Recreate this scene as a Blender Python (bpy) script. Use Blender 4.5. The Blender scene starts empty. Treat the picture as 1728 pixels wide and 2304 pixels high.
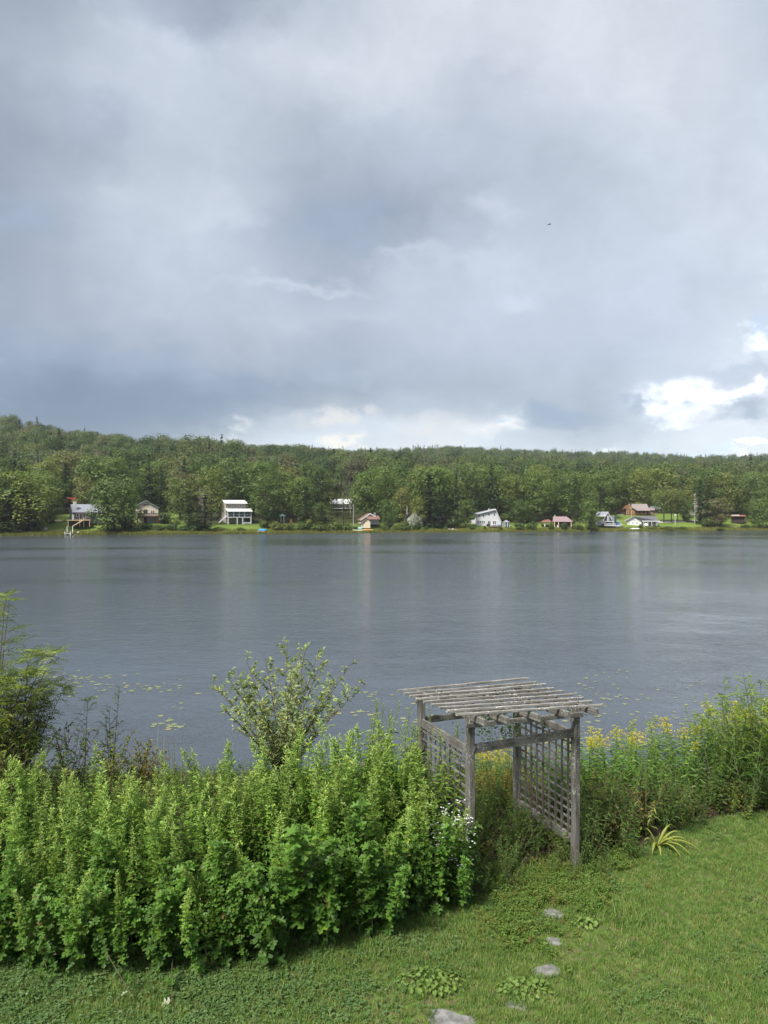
import bpy, math, random
import numpy as np
from mathutils import Vector, Matrix

S = bpy.context.scene
COL = S.collection
rng = np.random.default_rng(7)
random.seed(7)
PI = math.pi

# ------------------------------------------------------------------ camera
CZ = 6.0                      # eye above the lake (upstairs window)
F = 1560.0                    # focal length in photo pixels (1728 wide)
cam = bpy.data.objects.new('camera', bpy.data.cameras.new('camera'))
COL.objects.link(cam)
cam.location = (0, 0, CZ)
cam.rotation_euler = (PI / 2, 0, 0)
cam.data.lens = F / 2304 * 36
cam.data.sensor_width = 36
cam.data.clip_start = 0.1
cam.data.clip_end = 9000
S.camera = cam

# ------------------------------------------------------------------ exposure
EXPO = 2.5
S.view_settings.view_transform = 'Standard'
S.view_settings.look = 'None'
S.view_settings.gamma = 1
S.view_settings.use_curve_mapping = False
S.view_settings.exposure = EXPO
S.cycles.use_denoising = True
S.cycles.max_bounces = 6
S.cycles.diffuse_bounces = 3
S.cycles.glossy_bounces = 3
S.cycles.transmission_bounces = 4
S.cycles.transparent_max_bounces = 6
S.cycles.sample_clamp_indirect = 6


def lin(c):
    out = []
    for v in c:
        v = v / 255.0
        out.append(v / 12.92 if v <= 0.04045 else ((v + 0.055) / 1.055) ** 2.4)
    return tuple(out)


# ------------------------------------------------------------------ sky (world)
SUN_EL, SUN_AZ = math.radians(52), math.radians(-140)     # azimuth from +Y towards +X: behind the viewer on the left
W = bpy.data.worlds.new('World')
S.world = W
W.use_nodes = True
NT = W.node_tree
NT.nodes.clear()


class NB:
    """Small helper to chain shader nodes."""
    def __init__(self, nt): self.nt = nt
    def n(self, t, **k):
        nd = self.nt.nodes.new(t)
        for a, v in k.items(): setattr(nd, a, v)
        return nd
    def put(self, sock, v):
        if v is None: return
        if isinstance(v, bpy.types.NodeSocket): self.nt.links.new(v, sock)
        else: sock.default_value = v
    def math(self, op, a, b=None, c=None, clamp=False):
        nd = self.n('ShaderNodeMath', operation=op, use_clamp=clamp)
        self.put(nd.inputs[0], a); self.put(nd.inputs[1], b); self.put(nd.inputs[2], c)
        return nd.outputs[0]
    def vmath(self, op, a, b=None, c=None):
        nd = self.n('ShaderNodeVectorMath', operation=op)
        self.put(nd.inputs[0], a); self.put(nd.inputs[1], b)
        if c is not None: self.put(nd.inputs['Scale'] if op == 'SCALE' else nd.inputs[2], c)
        return nd.outputs['Value'] if op in ('LENGTH', 'DOT_PRODUCT', 'DISTANCE') else nd.outputs[0]
    def noise(self, vec, scale, detail=3, rough=0.5, dist=0.0, col=False):
        nd = self.n('ShaderNodeTexNoise')
        self.put(nd.inputs['Vector'], vec)
        nd.inputs['Scale'].default_value = scale
        nd.inputs['Detail'].default_value = detail
        nd.inputs['Roughness'].default_value = rough
        nd.inputs['Distortion'].default_value = dist
        return nd.outputs['Color' if col else 'Fac']
    def maprange(self, v, a, b, c=0.0, d=1.0, kind='SMOOTHSTEP'):
        nd = self.n('ShaderNodeMapRange', interpolation_type=kind)
        self.put(nd.inputs['Value'], v)
        for i, x in zip((1, 2, 3, 4), (a, b, c, d)): self.put(nd.inputs[i], x)
        return nd.outputs[0]
    def mix(self, f, a, b, blend='MIX'):
        nd = self.n('ShaderNodeMix', data_type='RGBA', blend_type=blend, clamp_factor=True)
        self.put(nd.inputs['Factor'], f)
        for s, v in ((nd.inputs[6], a), (nd.inputs[7], b)):
            if isinstance(v, (tuple, list)) and len(v) == 3: v = (*v, 1)
            self.put(s, v)
        return nd.outputs[2]
    def ramp(self, f, stops, interp='LINEAR'):
        nd = self.n('ShaderNodeValToRGB')
        cr = nd.color_ramp
        cr.interpolation = interp
        while len(cr.elements) < len(stops): cr.elements.new(0.5)
        for e, (p, c) in zip(cr.elements, stops):
            e.position = p
            e.color = (*c, 1)
        self.put(nd.inputs[0], f)
        return nd.outputs[0]
    def comb(self, x, y, z):
        nd = self.n('ShaderNodeCombineXYZ')
        for s, v in zip(nd.inputs, (x, y, z)): self.put(s, v)
        return nd.outputs[0]
    def sep(self, v):
        nd = self.n('ShaderNodeSeparateXYZ'); self.put(nd.inputs[0], v)
        return nd.outputs


# brightness of the cloud deck by direction (a survey of the sky in front of the viewer)
SKYX = [0, 166, 332, 498, 664, 830, 995, 1161, 1327, 1493, 1659]
SKYY = [0, 100, 200, 300, 400, 500, 600, 700, 780, 840, 880, 915, 945, 975]
SKYL = [
    [165, 172, 166, 158, 190, 208, 213, 214, 218, 204, 197],
    [176, 196, 206, 196, 212, 215, 211, 213, 218, 214, 198],
    [172, 190, 207, 208, 204, 208, 204, 200, 208, 215, 201],
    [160, 178, 188, 186, 184, 190, 189, 190, 196, 206, 204],
    [156, 188, 207, 198, 170, 174, 178, 190, 204, 207, 207],
    [154, 186, 200, 194, 168, 158, 180, 197, 202, 204, 206],
    [164, 178, 191, 192, 180, 190, 198, 200, 202, 204, 209],
    [158, 170, 181, 186, 189, 191, 193, 193, 194, 199, 212],
    [144, 150, 158, 166, 170, 176, 182, 183, 180, 196, 212],
    [130, 133, 138, 145, 154, 164, 172, 174, 176, 212, 216],
    [122, 125, 130, 138, 170, 178, 184, 166, 172, 220, 214],
    [118, 121, 128, 150, 196, 206, 212, 172, 172, 210, 206],
    [118, 122, 136, 178, 204, 206, 212, 184, 188, 200, 204],
    [120, 126, 152, 188, 204, 208, 212, 196, 204, 208, 212],
]


def cloud_rgb(L):
    if L < 160: t = (160 - L) / 30; return (L - 8 - 4 * t, L + 1 - t, L + 12 + 6 * t)
    if L > 210: t = min(1, (L - 210) / 35); return (L - 6 + 6 * t, L + 1 - t, L + 10 - 12 * t)
    return (L - 7, L + 1, L + 11)


def sky_sample(px, py):
    px = min(max(px, 0), 1659); py = min(max(py, 0), 975)
    i = min(int(np.searchsorted(SKYX, px, 'right') - 1), len(SKYX) - 2)
    j = min(int(np.searchsorted(SKYY, py, 'right') - 1), len(SKYY) - 2)
    a = (px - SKYX[i]) / (SKYX[i + 1] - SKYX[i]); b = (py - SKYY[j]) / (SKYY[j + 1] - SKYY[j])
    g = SKYL
    v = (g[j][i] * (1 - a) + g[j][i + 1] * a) * (1 - b) + (g[j + 1][i] * (1 - a) + g[j + 1][i + 1] * a) * b
    return min(224, 187 + (v - 187) * 1.3)


K = 1.0 / (0.1 * 2 ** EXPO)            # picture value -> sky colour at background strength 0.1
b = NB(NT)
tc = b.n('ShaderNodeTexCoord')
gx, gy, gz = b.sep(b.vmath('NORMALIZE', tc.outputs['Generated']))
az = b.math('ARCTAN2', gx, gy)
el = b.math('ARCSINE', gz)
P0 = b.comb(az, b.math('MULTIPLY', el, 1.5), 0.0)
# ragged cloud edges: bend the lookup with fractal noise
w1 = b.vmath('SUBTRACT', b.noise(P0, 6.5, 8, 0.62, col=True), (0.5, 0.5, 0.5))
P1 = b.vmath('ADD', b.comb(az, el, 0.0), b.vmath('MULTIPLY', w1, (0.15, 0.12, 0.0)))
u_, v_, _z = b.sep(P1)
AZ = 0.62
fx = b.math('MULTIPLY_ADD', u_, 1 / (2 * AZ), 0.5, clamp=True)
ELS = [0.052, 0.075, 0.10, 0.125, 0.15, 0.18, 0.22, 0.27, 0.33, 0.39, 0.45, 0.51, 0.57, 0.64]
col = None
prev = None
for e in ELS:
    stops = []
    for k in range(17):
        a = (k / 16 * 2 - 1) * AZ
        aa = max(-0.5, min(0.5, a))
        px = 829.5 + 1497.7 * math.tan(aa); py = 1106 - 1497.7 * math.tan(e) / math.cos(aa)
        stops.append((k / 16, lin(cloud_rgb(sky_sample(px, py)))))
    row = b.ramp(fx, stops, 'CARDINAL')
    col = row if col is None else b.mix(b.maprange(v_, prev, e, kind='LINEAR'), col, row)
    prev = e
col = b.vmath('SCALE', col, None, K)


def splat(c, px, py, rx, ry, rgb, amp):
    """A cloud bank or gap lying in direction (px, py)."""
    a = math.atan((px - 829.5) / 1497.7); e = math.atan((1106 - py) / 1497.7 * math.cos(a))
    sx, sy = 1497.7 / rx, 1497.7 / ry
    q = b.vmath('LENGTH', b.vmath('MULTIPLY_ADD', P2, (sx, sy, 0.0), (-a * sx, -e * sy, 0.0)))
    f = b.maprange(q, *((0.1, 1.05) if py > 700 else (0.0, 1.1)), amp, 0.0)
    g = 1.0 + 0.9 * max(0.0, (sum(rgb) / 3 - 226) / 18)          # sunlit cloud gaps are far brighter than the picture can show
    return b.mix(f, c, tuple(v * K * g for v in lin(rgb)))


w2 = b.vmath('SUBTRACT', b.noise(P0, 16.0, 6, 0.62, col=True), (0.5, 0.5, 0.5))
P2 = b.vmath('ADD', P1, b.vmath('MULTIPLY', w2, (0.12, 0.075, 0.0)))
for s in (
    (730, 898, 50, 34, (226, 221, 214), .9), (655, 905, 55, 26, (205, 206, 208), .7), (805, 880, 30, 18, (218, 216, 212), .7),
    (490, 955, 70, 26, (214, 215, 216), .8), (945, 920, 110, 45, (214, 211, 208), .75), (1060, 925, 55, 42, (236, 232, 226), .9),
    (1045, 914, 34, 15, (176, 202, 232), .85), (740, 965, 60, 18, (238, 231, 216), .9), (880, 960, 90, 20, (206, 207, 210), .6),
    (1200, 905, 150, 42, (132, 147, 171), .75), (1490, 868, 112, 40, (238, 239, 240), .9), (1470, 920, 70, 20, (236, 236, 236), .8),
    (1580, 925, 170, 50, (222, 225, 229), .6), (1000, 935, 130, 34, (222, 220, 217), .5), (1395, 888, 60, 24, (150, 162, 180), .85), (1600, 890, 110, 34, (148, 160, 178), .9), (1620, 840, 60, 18, (238, 240, 242), .8),
    (1600, 805, 130, 26, (172, 181, 195), .7), (1655, 720, 26, 30, (196, 216, 240), .7), (1650, 745, 50, 26, (236, 240, 244), .6),
    (1270, 966, 70, 14, (240, 241, 240), .9), (1420, 966, 60, 9, (184, 214, 238), .9), (1530, 972, 90, 12, (206, 224, 240), .8),
    (1640, 968, 60, 10, (240, 242, 242), .8), (1340, 935, 200, 18, (172, 181, 195), .6), (1120, 620, 50, 22, (208, 216, 228), .5),
    (470, 440, 110, 60, (210, 217, 226), .6), (300, 420, 130, 60, (204, 212, 222), .5), (60, 480, 90, 70, (150, 164, 182), .6),
    (720, 500, 210, 90, (158, 171, 189), .6), (900, 330, 300, 100, (182, 190, 204), .45), (640, 600, 260, 22, (204, 211, 221), .6), (900, 560, 200, 24, (206, 213, 223), .5),
    (1050, 450, 120, 40, (208, 214, 224), .55), (950, 505, 60, 45, (186, 197, 211), .5), (1120, 640, 60, 22, (212, 219, 229), .5), (430, 50, 200, 60, (160, 169, 184), .6),
    (580, 110, 120, 50, (212, 217, 227), .55), (340, 100, 120, 50, (206, 213, 224), .5), (250, 200, 140, 70, (204, 211, 222), .45), (1250, 120, 300, 130, (220, 223, 232), .5),
    (1500, 130, 60, 160, (205, 211, 222), .4), (1080, 190, 120, 50, (196, 203, 216), .45), (150, 760, 400, 60, (140, 153, 175), .35), (750, 790, 300, 50, (166, 178, 195), .35),
    (1550, 600, 120, 70, (196, 204, 216), .4), (220, 260, 120, 60, (166, 178, 194), .4),
):
    col = splat(col, *s)
# fine billow detail over everything
bill = b.noise(P2, 9.0, 9, 0.6)
bil2 = b.noise(P1, 3.2, 4, 0.5)
fac = b.math('ADD', b.maprange(bill, 0.25, 0.75, -0.12, 0.12, 'LINEAR'), b.maprange(bil2, 0.3, 0.7, -0.06, 0.07, 'LINEAR'))
# beyond the surveyed part the same deck of cloud goes on, brighter towards the zenith
gcol = b.ramp(b.maprange(bil2, 0.3, 0.7, kind='LINEAR'), [(0, lin((158, 170, 188))), (1, lin((212, 218, 226)))])
zen = b.maprange(el, 0.35, 1.3, K, K * 1.7)
gcol = b.vmath('SCALE', gcol, None, zen)
far = b.math('MAXIMUM', b.maprange(b.math('ABSOLUTE', u_), 0.50, 0.95), b.maprange(v_, 0.60, 0.95))
col = b.mix(far, col, gcol)
col = b.vmath('SCALE', col, None, b.math('ADD', fac, 1.0))
sky = b.n('ShaderNodeTexSky', sky_type='NISHITA', sun_disc=False)
sky.sun_elevation = SUN_EL
sky.sun_rotation = SUN_AZ
sky.altitude = 400
col = b.mix(0.94, sky.outputs[0], col)          # a little clear sky shines through the deck
bg = b.n('ShaderNodeBackground')
bg.inputs['Strength'].default_value = 0.1
NT.links.new(col, bg.inputs['Color'])
wo = b.n('ShaderNodeOutputWorld')
NT.links.new(bg.outputs[0], wo.inputs[0])
W.cycles.sampling_method = 'MANUAL'
W.cycles.sample_map_resolution = 512

# ------------------------------------------------------------------ sun
sun = bpy.data.objects.new('sun', bpy.data.lights.new('sun', 'SUN'))
COL.objects.link(sun)
sun.data.energy = 1.5
sun.data.angle = math.radians(14)
sun.data.color = (1.0, 0.95, 0.86)
sd = Vector((math.sin(SUN_AZ) * math.cos(SUN_EL), math.cos(SUN_AZ) * math.cos(SUN_EL), math.sin(SUN_EL)))
sun.rotation_euler = (-sd).to_track_quat('-Z', 'Y').to_euler()

# ------------------------------------------------------------------ materials
MATS = {}


def new_mat(name):
    m = bpy.data.materials.new(name); m.use_nodes = True
    m.node_tree.nodes.clear()
    return m, NB(m.node_tree)


def finish(q, shader):
    o = q.n('ShaderNodeOutputMaterial'); q.nt.links.new(shader, o.inputs[0])


def principled(q, color, rough=0.7, spec=0.3, normal=None, **k):
    p = q.n('ShaderNodeBsdfPrincipled')
    if isinstance(color, tuple): color = (*color, 1)
    q.put(p.inputs['Base Color'], color); q.put(p.inputs['Roughness'], rough)
    p.inputs['Specular IOR Level'].default_value = spec
    if normal is not None: q.put(p.inputs['Normal'], normal)
    for a, v in k.items(): q.put(p.inputs[a.replace('_', ' ')], v)
    return p.outputs[0]


def plain(name, c, rough=0.6, var=0.12, scale=2.0, spec=0.3, bump=0.0):
    if name in MATS: return MATS[name]
    m, q = new_mat(name)
    t = q.n('ShaderNodeTexCoord').outputs['Object']
    n = q.noise(t, scale, 4, 0.6)
    lo = tuple(v * (1 - var) for v in c); hi = tuple(min(1, v * (1 + var)) for v in c)
    col = q.ramp(n, [(0.3, lo), (0.7, hi)])
    nm = None
    if bump:
        bp = q.n('ShaderNodeBump'); bp.inputs['Strength'].default_value = bump; q.put(bp.inputs['Height'], q.noise(t, scale * 8, 4)); nm = bp.outputs[0]
    finish(q, principled(q, col, rough, spec, nm))
    MATS[name] = m
    return m


def leafy(name, stops, isl=0.35, trans=0.35, zramp=None, spec=0.25, rough=0.5, objvar=0.25, speck=1.0):
    """Leaf material: tint by whole plant (ramp over object random) and by single leaf (random per island)."""
    m, q = new_mat(name)
    oi = q.n('ShaderNodeObjectInfo').outputs['Random']
    geo = q.n('ShaderNodeNewGeometry')
    ri = geo.outputs['Random Per Island']
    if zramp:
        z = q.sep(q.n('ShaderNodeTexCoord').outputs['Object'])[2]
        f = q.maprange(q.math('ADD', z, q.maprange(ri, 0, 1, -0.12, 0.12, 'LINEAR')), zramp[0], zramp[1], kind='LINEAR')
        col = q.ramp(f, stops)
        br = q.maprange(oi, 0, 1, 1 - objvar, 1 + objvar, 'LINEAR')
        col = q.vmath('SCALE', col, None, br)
    else:
        col = q.ramp(oi, stops)
    col = q.vmath('SCALE', col, None, q.maprange(ri, 0, 1, 1 - isl, 1 + isl, 'LINEAR'))
    # some leaves turn yellower
    yel = q.vmath('MULTIPLY', col, (1.35, 1.08, 0.7))
    col = q.mix(q.maprange(q.math('FRACT', q.math('MULTIPLY', ri, 37.3)), 0.55, 1.0, 0.0, speck), col, yel)
    col = q.mix(q.maprange(q.math('FRACT', q.math('MULTIPLY', ri, 91.7)), 0.982, 0.985, 0.0, speck), col, (0.15, 0.11, 0.045))
    p = principled(q, col, rough, spec)
    tr = q.n('ShaderNodeBsdfTranslucent')
    q.put(tr.inputs[0], q.vmath('MULTIPLY', col, (1.15, 1.25, 0.7)))
    mx = q.n('ShaderNodeMixShader'); mx.inputs[0].default_value = trans
    q.nt.links.new(p, mx.inputs[1]); q.nt.links.new(tr.outputs[0], mx.inputs[2])
    finish(q, mx.outputs[0])
    MATS[name] = m
    return m


def weathered(name='weathered_wood', k=1.0):
    m, q = new_mat(name)
    t = q.n('ShaderNodeTexCoord').outputs['Object']
    oi = q.n('ShaderNodeObjectInfo').outputs['Random']
    t = q.vmath('ADD', t, q.comb(q.math('MULTIPLY', oi, 31.0), 0.0, q.math('MULTIPLY', oi, 17.0)))
    g = q.vmath('MULTIPLY', t, (3.0, 60.0, 60.0))
    grain = q.noise(g, 1.0, 5, 0.65, 0.4)
    patch = q.noise(q.vmath('MULTIPLY', t, (2.2, 16.0, 16.0)), 1.0, 5, 0.7)
    c = q.ramp(grain, [(0.28, (0.035, 0.032, 0.028)), (0.45, (0.095, 0.09, 0.083)), (0.6, (0.15, 0.145, 0.137)), (0.8, (0.23, 0.225, 0.215))])
    c = q.mix(q.maprange(patch, 0.36, 0.58), (0.075, 0.07, 0.06), c)
    lich = q.noise(t, 55.0, 4, 0.7)
    c = q.mix(q.math('MULTIPLY', q.maprange(lich, 0.56, 0.64), q.maprange(q.noise(t, 4.0, 2), 0.42, 0.6)), c, (0.42, 0.43, 0.39))
    c = q.vmath('SCALE', c, None, q.maprange(oi, 0, 1, 0.85 * k, 1.2 * k, 'LINEAR'))
    bp = q.n('ShaderNodeBump'); bp.inputs['Strength'].default_value = 0.6; bp.inputs['Distance'].default_value = 0.006
    q.put(bp.inputs['Height'], grain)
    finish(q, principled(q, c, 0.9, 0.2, bp.outputs[0]))
    return m


M = {
    'wood': weathered(),
    'white': plain('white_paint', (0.52, 0.53, 0.53), 0.5, 0.06),
    'offwhite': plain('offwhite_siding', (0.44, 0.45, 0.475), 0.6, 0.06),
    'cream': plain('cream_siding', (0.54, 0.48, 0.37), 0.7, 0.07),
    'beige': plain('beige_siding', (0.27, 0.24, 0.19), 0.7, 0.07),
    'slate': plain('slate_siding', (0.055, 0.065, 0.08), 0.7, 0.15),
    'greysiding': plain('grey_siding', (0.15, 0.16, 0.19), 0.7, 0.1),
    'greyroof': plain('grey_roof', (0.19, 0.20, 0.23), 0.8, 0.15),
    'darkroof': plain('dark_shingle', (0.10, 0.10, 0.115), 0.85, 0.2),
    'redroof': plain('red_roof', (0.32, 0.03, 0.04), 0.6, 0.12),
    'rustroof': plain('rust_roof', (0.15, 0.07, 0.05), 0.75, 0.2),
    'pinkroof': plain('pink_metal_roof', (0.22, 0.155, 0.165), 0.5, 0.08),
    'tanroof': plain('tan_metal_roof', (0.22, 0.185, 0.18), 0.5, 0.08),
    'brownroof': plain('brown_shingle', (0.15, 0.085, 0.07), 0.8, 0.2),
    'tealroof': plain('teal_roof', (0.22, 0.34, 0.31), 0.5, 0.1),
    'log': plain('log_wall', (0.15, 0.075, 0.032), 0.7, 0.25, 6),
    'darklog': plain('dark_wood', (0.035, 0.022, 0.02), 0.8, 0.3),
    'maroon': plain('maroon_stain', (0.10, 0.018, 0.02), 0.7, 0.2),
    'glass': plain('dark_glass', (0.015, 0.017, 0.02), 0.08, 0.1, spec=0.6),
    'screen': plain('porch_screen', (0.06, 0.068, 0.085), 0.7, 0.15),
    'lumber': plain('pale_lumber', (0.55, 0.42, 0.26), 0.7, 0.15, 8),
    'black': plain('black_void', (0.012, 0.012, 0.014), 0.9, 0.2),
    'stonegrey': plain('concrete', (0.33, 0.32, 0.30), 0.9, 0.15, 3),
    'blue': plain('blue_hull', (0.03, 0.22, 0.62), 0.35, 0.08),
    'orange': plain('orange_hull', (0.75, 0.25, 0.05), 0.4, 0.08),
    'aqua': plain('aqua_hull', (0.20, 0.42, 0.40), 0.4, 0.08),
    'greenhull': plain('green_hull', (0.30, 0.36, 0.25), 0.45, 0.1),
    'yellowhull': plain('yellow_hull', (0.62, 0.50, 0.16), 0.4, 0.1),
    'tarp': plain('blue_tarp', (0.05, 0.13, 0.32), 0.6, 0.15),
    'metal': plain('galvanised_pole', (0.55, 0.56, 0.58), 0.4, 0.1),
    'bark': plain('bark', (0.075, 0.06, 0.048), 0.95, 0.35, 3),
    'palebark': plain('pale_bark', (0.34, 0.32, 0.29), 0.95, 0.3, 3),
    'bleached_lit': weathered('sunlit_bleached_wood', 1.75),  # slat wood: bleaching and sunlit tops both put into a paler colour
    'twig': plain('brown_twig', (0.085, 0.052, 0.035), 0.85, 0.3, 9),
    'greenstem': plain('green_stem', (0.085, 0.11, 0.04), 0.7, 0.3, 9),
    'purplestem': plain('purple_stem', (0.085, 0.05, 0.04), 0.7, 0.3, 9),
    'dryleaf': plain('dry_stalk', (0.20, 0.15, 0.08), 0.9, 0.3, 9),
}
M['broad'] = leafy('broadleaf_crown', [(0, (0.045, 0.080, 0.022)), (.2, (0.070, 0.118, 0.026)), (.4, (0.100, 0.150, 0.030)), (.6, (0.078, 0.120, 0.032)), (.78, (0.135, 0.170, 0.032)), (.9, (0.150, 0.160, 0.042)), (1, (0.125, 0.120, 0.055))], isl=0.18, speck=0.15)
M['hillwood_shaded'] = leafy('shaded_hill_crown', [(0, (0.034, 0.060, 0.022)), (.25, (0.050, 0.084, 0.025)), (.5, (0.072, 0.106, 0.029)), (.75, (0.094, 0.124, 0.033)), (.92, (0.092, 0.098, 0.042)), (1, (0.085, 0.080, 0.050))], isl=0.16, speck=0.1)  # broadleaf greens dulled: haze and cloud shadow on the hills put into the colour
M['conif'] = leafy('conifer_needles', [(0, (0.016, 0.032, 0.014)), (.5, (0.024, 0.046, 0.018)), (.8, (0.034, 0.064, 0.024)), (1, (0.05, 0.085, 0.028))], isl=0.25, trans=0.15)
M['pale'] = leafy('silvery_crown', [(0, (0.10, 0.125, 0.085)), (1, (0.14, 0.14, 0.11))], isl=0.3)
M['bushleaf'] = leafy('bush_leaves', [(0, (0.036, 0.066, 0.018)), (.5, (0.060, 0.098, 0.022)), (1, (0.10, 0.13, 0.028))], isl=0.4)
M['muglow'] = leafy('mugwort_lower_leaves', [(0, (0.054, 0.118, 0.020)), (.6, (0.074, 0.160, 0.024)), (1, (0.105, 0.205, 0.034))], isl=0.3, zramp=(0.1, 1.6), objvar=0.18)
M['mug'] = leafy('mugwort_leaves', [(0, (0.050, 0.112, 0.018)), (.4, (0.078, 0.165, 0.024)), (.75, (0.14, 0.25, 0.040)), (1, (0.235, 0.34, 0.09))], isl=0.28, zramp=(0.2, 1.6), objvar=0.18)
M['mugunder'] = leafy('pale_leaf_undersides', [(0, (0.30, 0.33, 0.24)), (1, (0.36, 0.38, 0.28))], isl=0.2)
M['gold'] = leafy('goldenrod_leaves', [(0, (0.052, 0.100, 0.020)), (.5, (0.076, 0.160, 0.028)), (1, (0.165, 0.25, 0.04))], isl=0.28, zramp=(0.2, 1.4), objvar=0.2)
M['plume'] = leafy('goldenrod_plume', [(0, (0.24, 0.29, 0.03)), (.5, (0.40, 0.38, 0.03)), (1, (0.46, 0.37, 0.025))], isl=0.25, trans=0.25)
M['willow'] = leafy('willow_leaves', [(0, (0.22, 0.29, 0.12)), (1, (0.22, 0.29, 0.12))], isl=0.4)
M['ash'] = leafy('rowan_leaves', [(0, (0.14, 0.20, 0.03)), (1, (0.15, 0.21, 0.034))], isl=0.4)
M['weed'] = leafy('weed_leaves', [(0, (0.055, 0.105, 0.022)), (.5, (0.085, 0.145, 0.026)), (.85, (0.13, 0.18, 0.03)), (1, (0.16, 0.14, 0.04))], isl=0.35)
M['brownish'] = leafy('turning_leaves', [(0, (0.075, 0.085, 0.028)), (.5, (0.085, 0.105, 0.03)), (1, (0.105, 0.08, 0.032))], isl=0.5)
M['yellowweed'] = leafy('yellowing_leaves', [(0, (0.22, 0.20, 0.03)), (.5, (0.34, 0.24, 0.03)), (1, (0.16, 0.17, 0.035))], isl=0.4)
M['grass'] = leafy('grass_blades', [(0, (0.066, 0.134, 0.030)), (.45, (0.094, 0.175, 0.038)), (.78, (0.138, 0.205, 0.052)), (1, (0.21, 0.205, 0.095))], isl=0.35)
M['longgrass'] = leafy('long_grass_blades', [(0, (0.10, 0.19, 0.04)), (1, (0.14, 0.22, 0.055))], isl=0.3)
M['shore'] = leafy('shore_grass_blades', [(0, (0.10, 0.135, 0.028)), (.5, (0.15, 0.165, 0.035)), (1, (0.20, 0.185, 0.05))], isl=0.3)
M['reed'] = leafy('reed_blades', [(0, (0.10, 0.13, 0.045)), (1, (0.19, 0.18, 0.09))], isl=0.4)
M['clover'] = leafy('clover_leaves', [(0, (0.070, 0.135, 0.045)), (1, (0.10, 0.165, 0.055))], isl=0.35)
M['mantle'] = leafy('lady_mantle_leaves', [(0, (0.12, 0.20, 0.05)), (1, (0.14, 0.21, 0.05))], isl=0.3)
M['creep'] = leafy('creeping_leaves', [(0, (0.085, 0.155, 0.030)), (.8, (0.11, 0.18, 0.034)), (1, (0.16, 0.15, 0.04))], isl=0.3)
M['iris'] = leafy('yellowing_blades', [(0, (0.19, 0.25, 0.06)), (1, (0.23, 0.25, 0.06))], isl=0.3)
M['pad'] = leafy('lily_pad', [(0, (0.12, 0.16, 0.075)), (.6, (0.17, 0.20, 0.09)), (1, (0.21, 0.20, 0.09))], isl=0.1, trans=0.1, spec=0.5, rough=0.3)
M['petal'] = plain('white_petals', (0.65, 0.65, 0.63), 0.6, 0.05)
M['yellowdisc'] = plain('yellow_disc', (0.60, 0.42, 0.04), 0.7, 0.1)

# ------------------------------------------------------------------ object helpers


def tag(o, label=None, cat=None, group=None, kind=None):
    for k, v in (('label', label), ('category', cat), ('group', group), ('kind', kind)):
        if v: o[k] = v
    return o


def empty(name, loc=(0, 0, 0), rz=0.0, label=None, cat=None, group=None):
    o = bpy.data.objects.new(name, None)
    o.empty_display_size = 0.2
    COL.objects.link(o)
    o.location = loc; o.rotation_euler = (0, 0, rz)
    return tag(o, label, cat, group)


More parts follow.
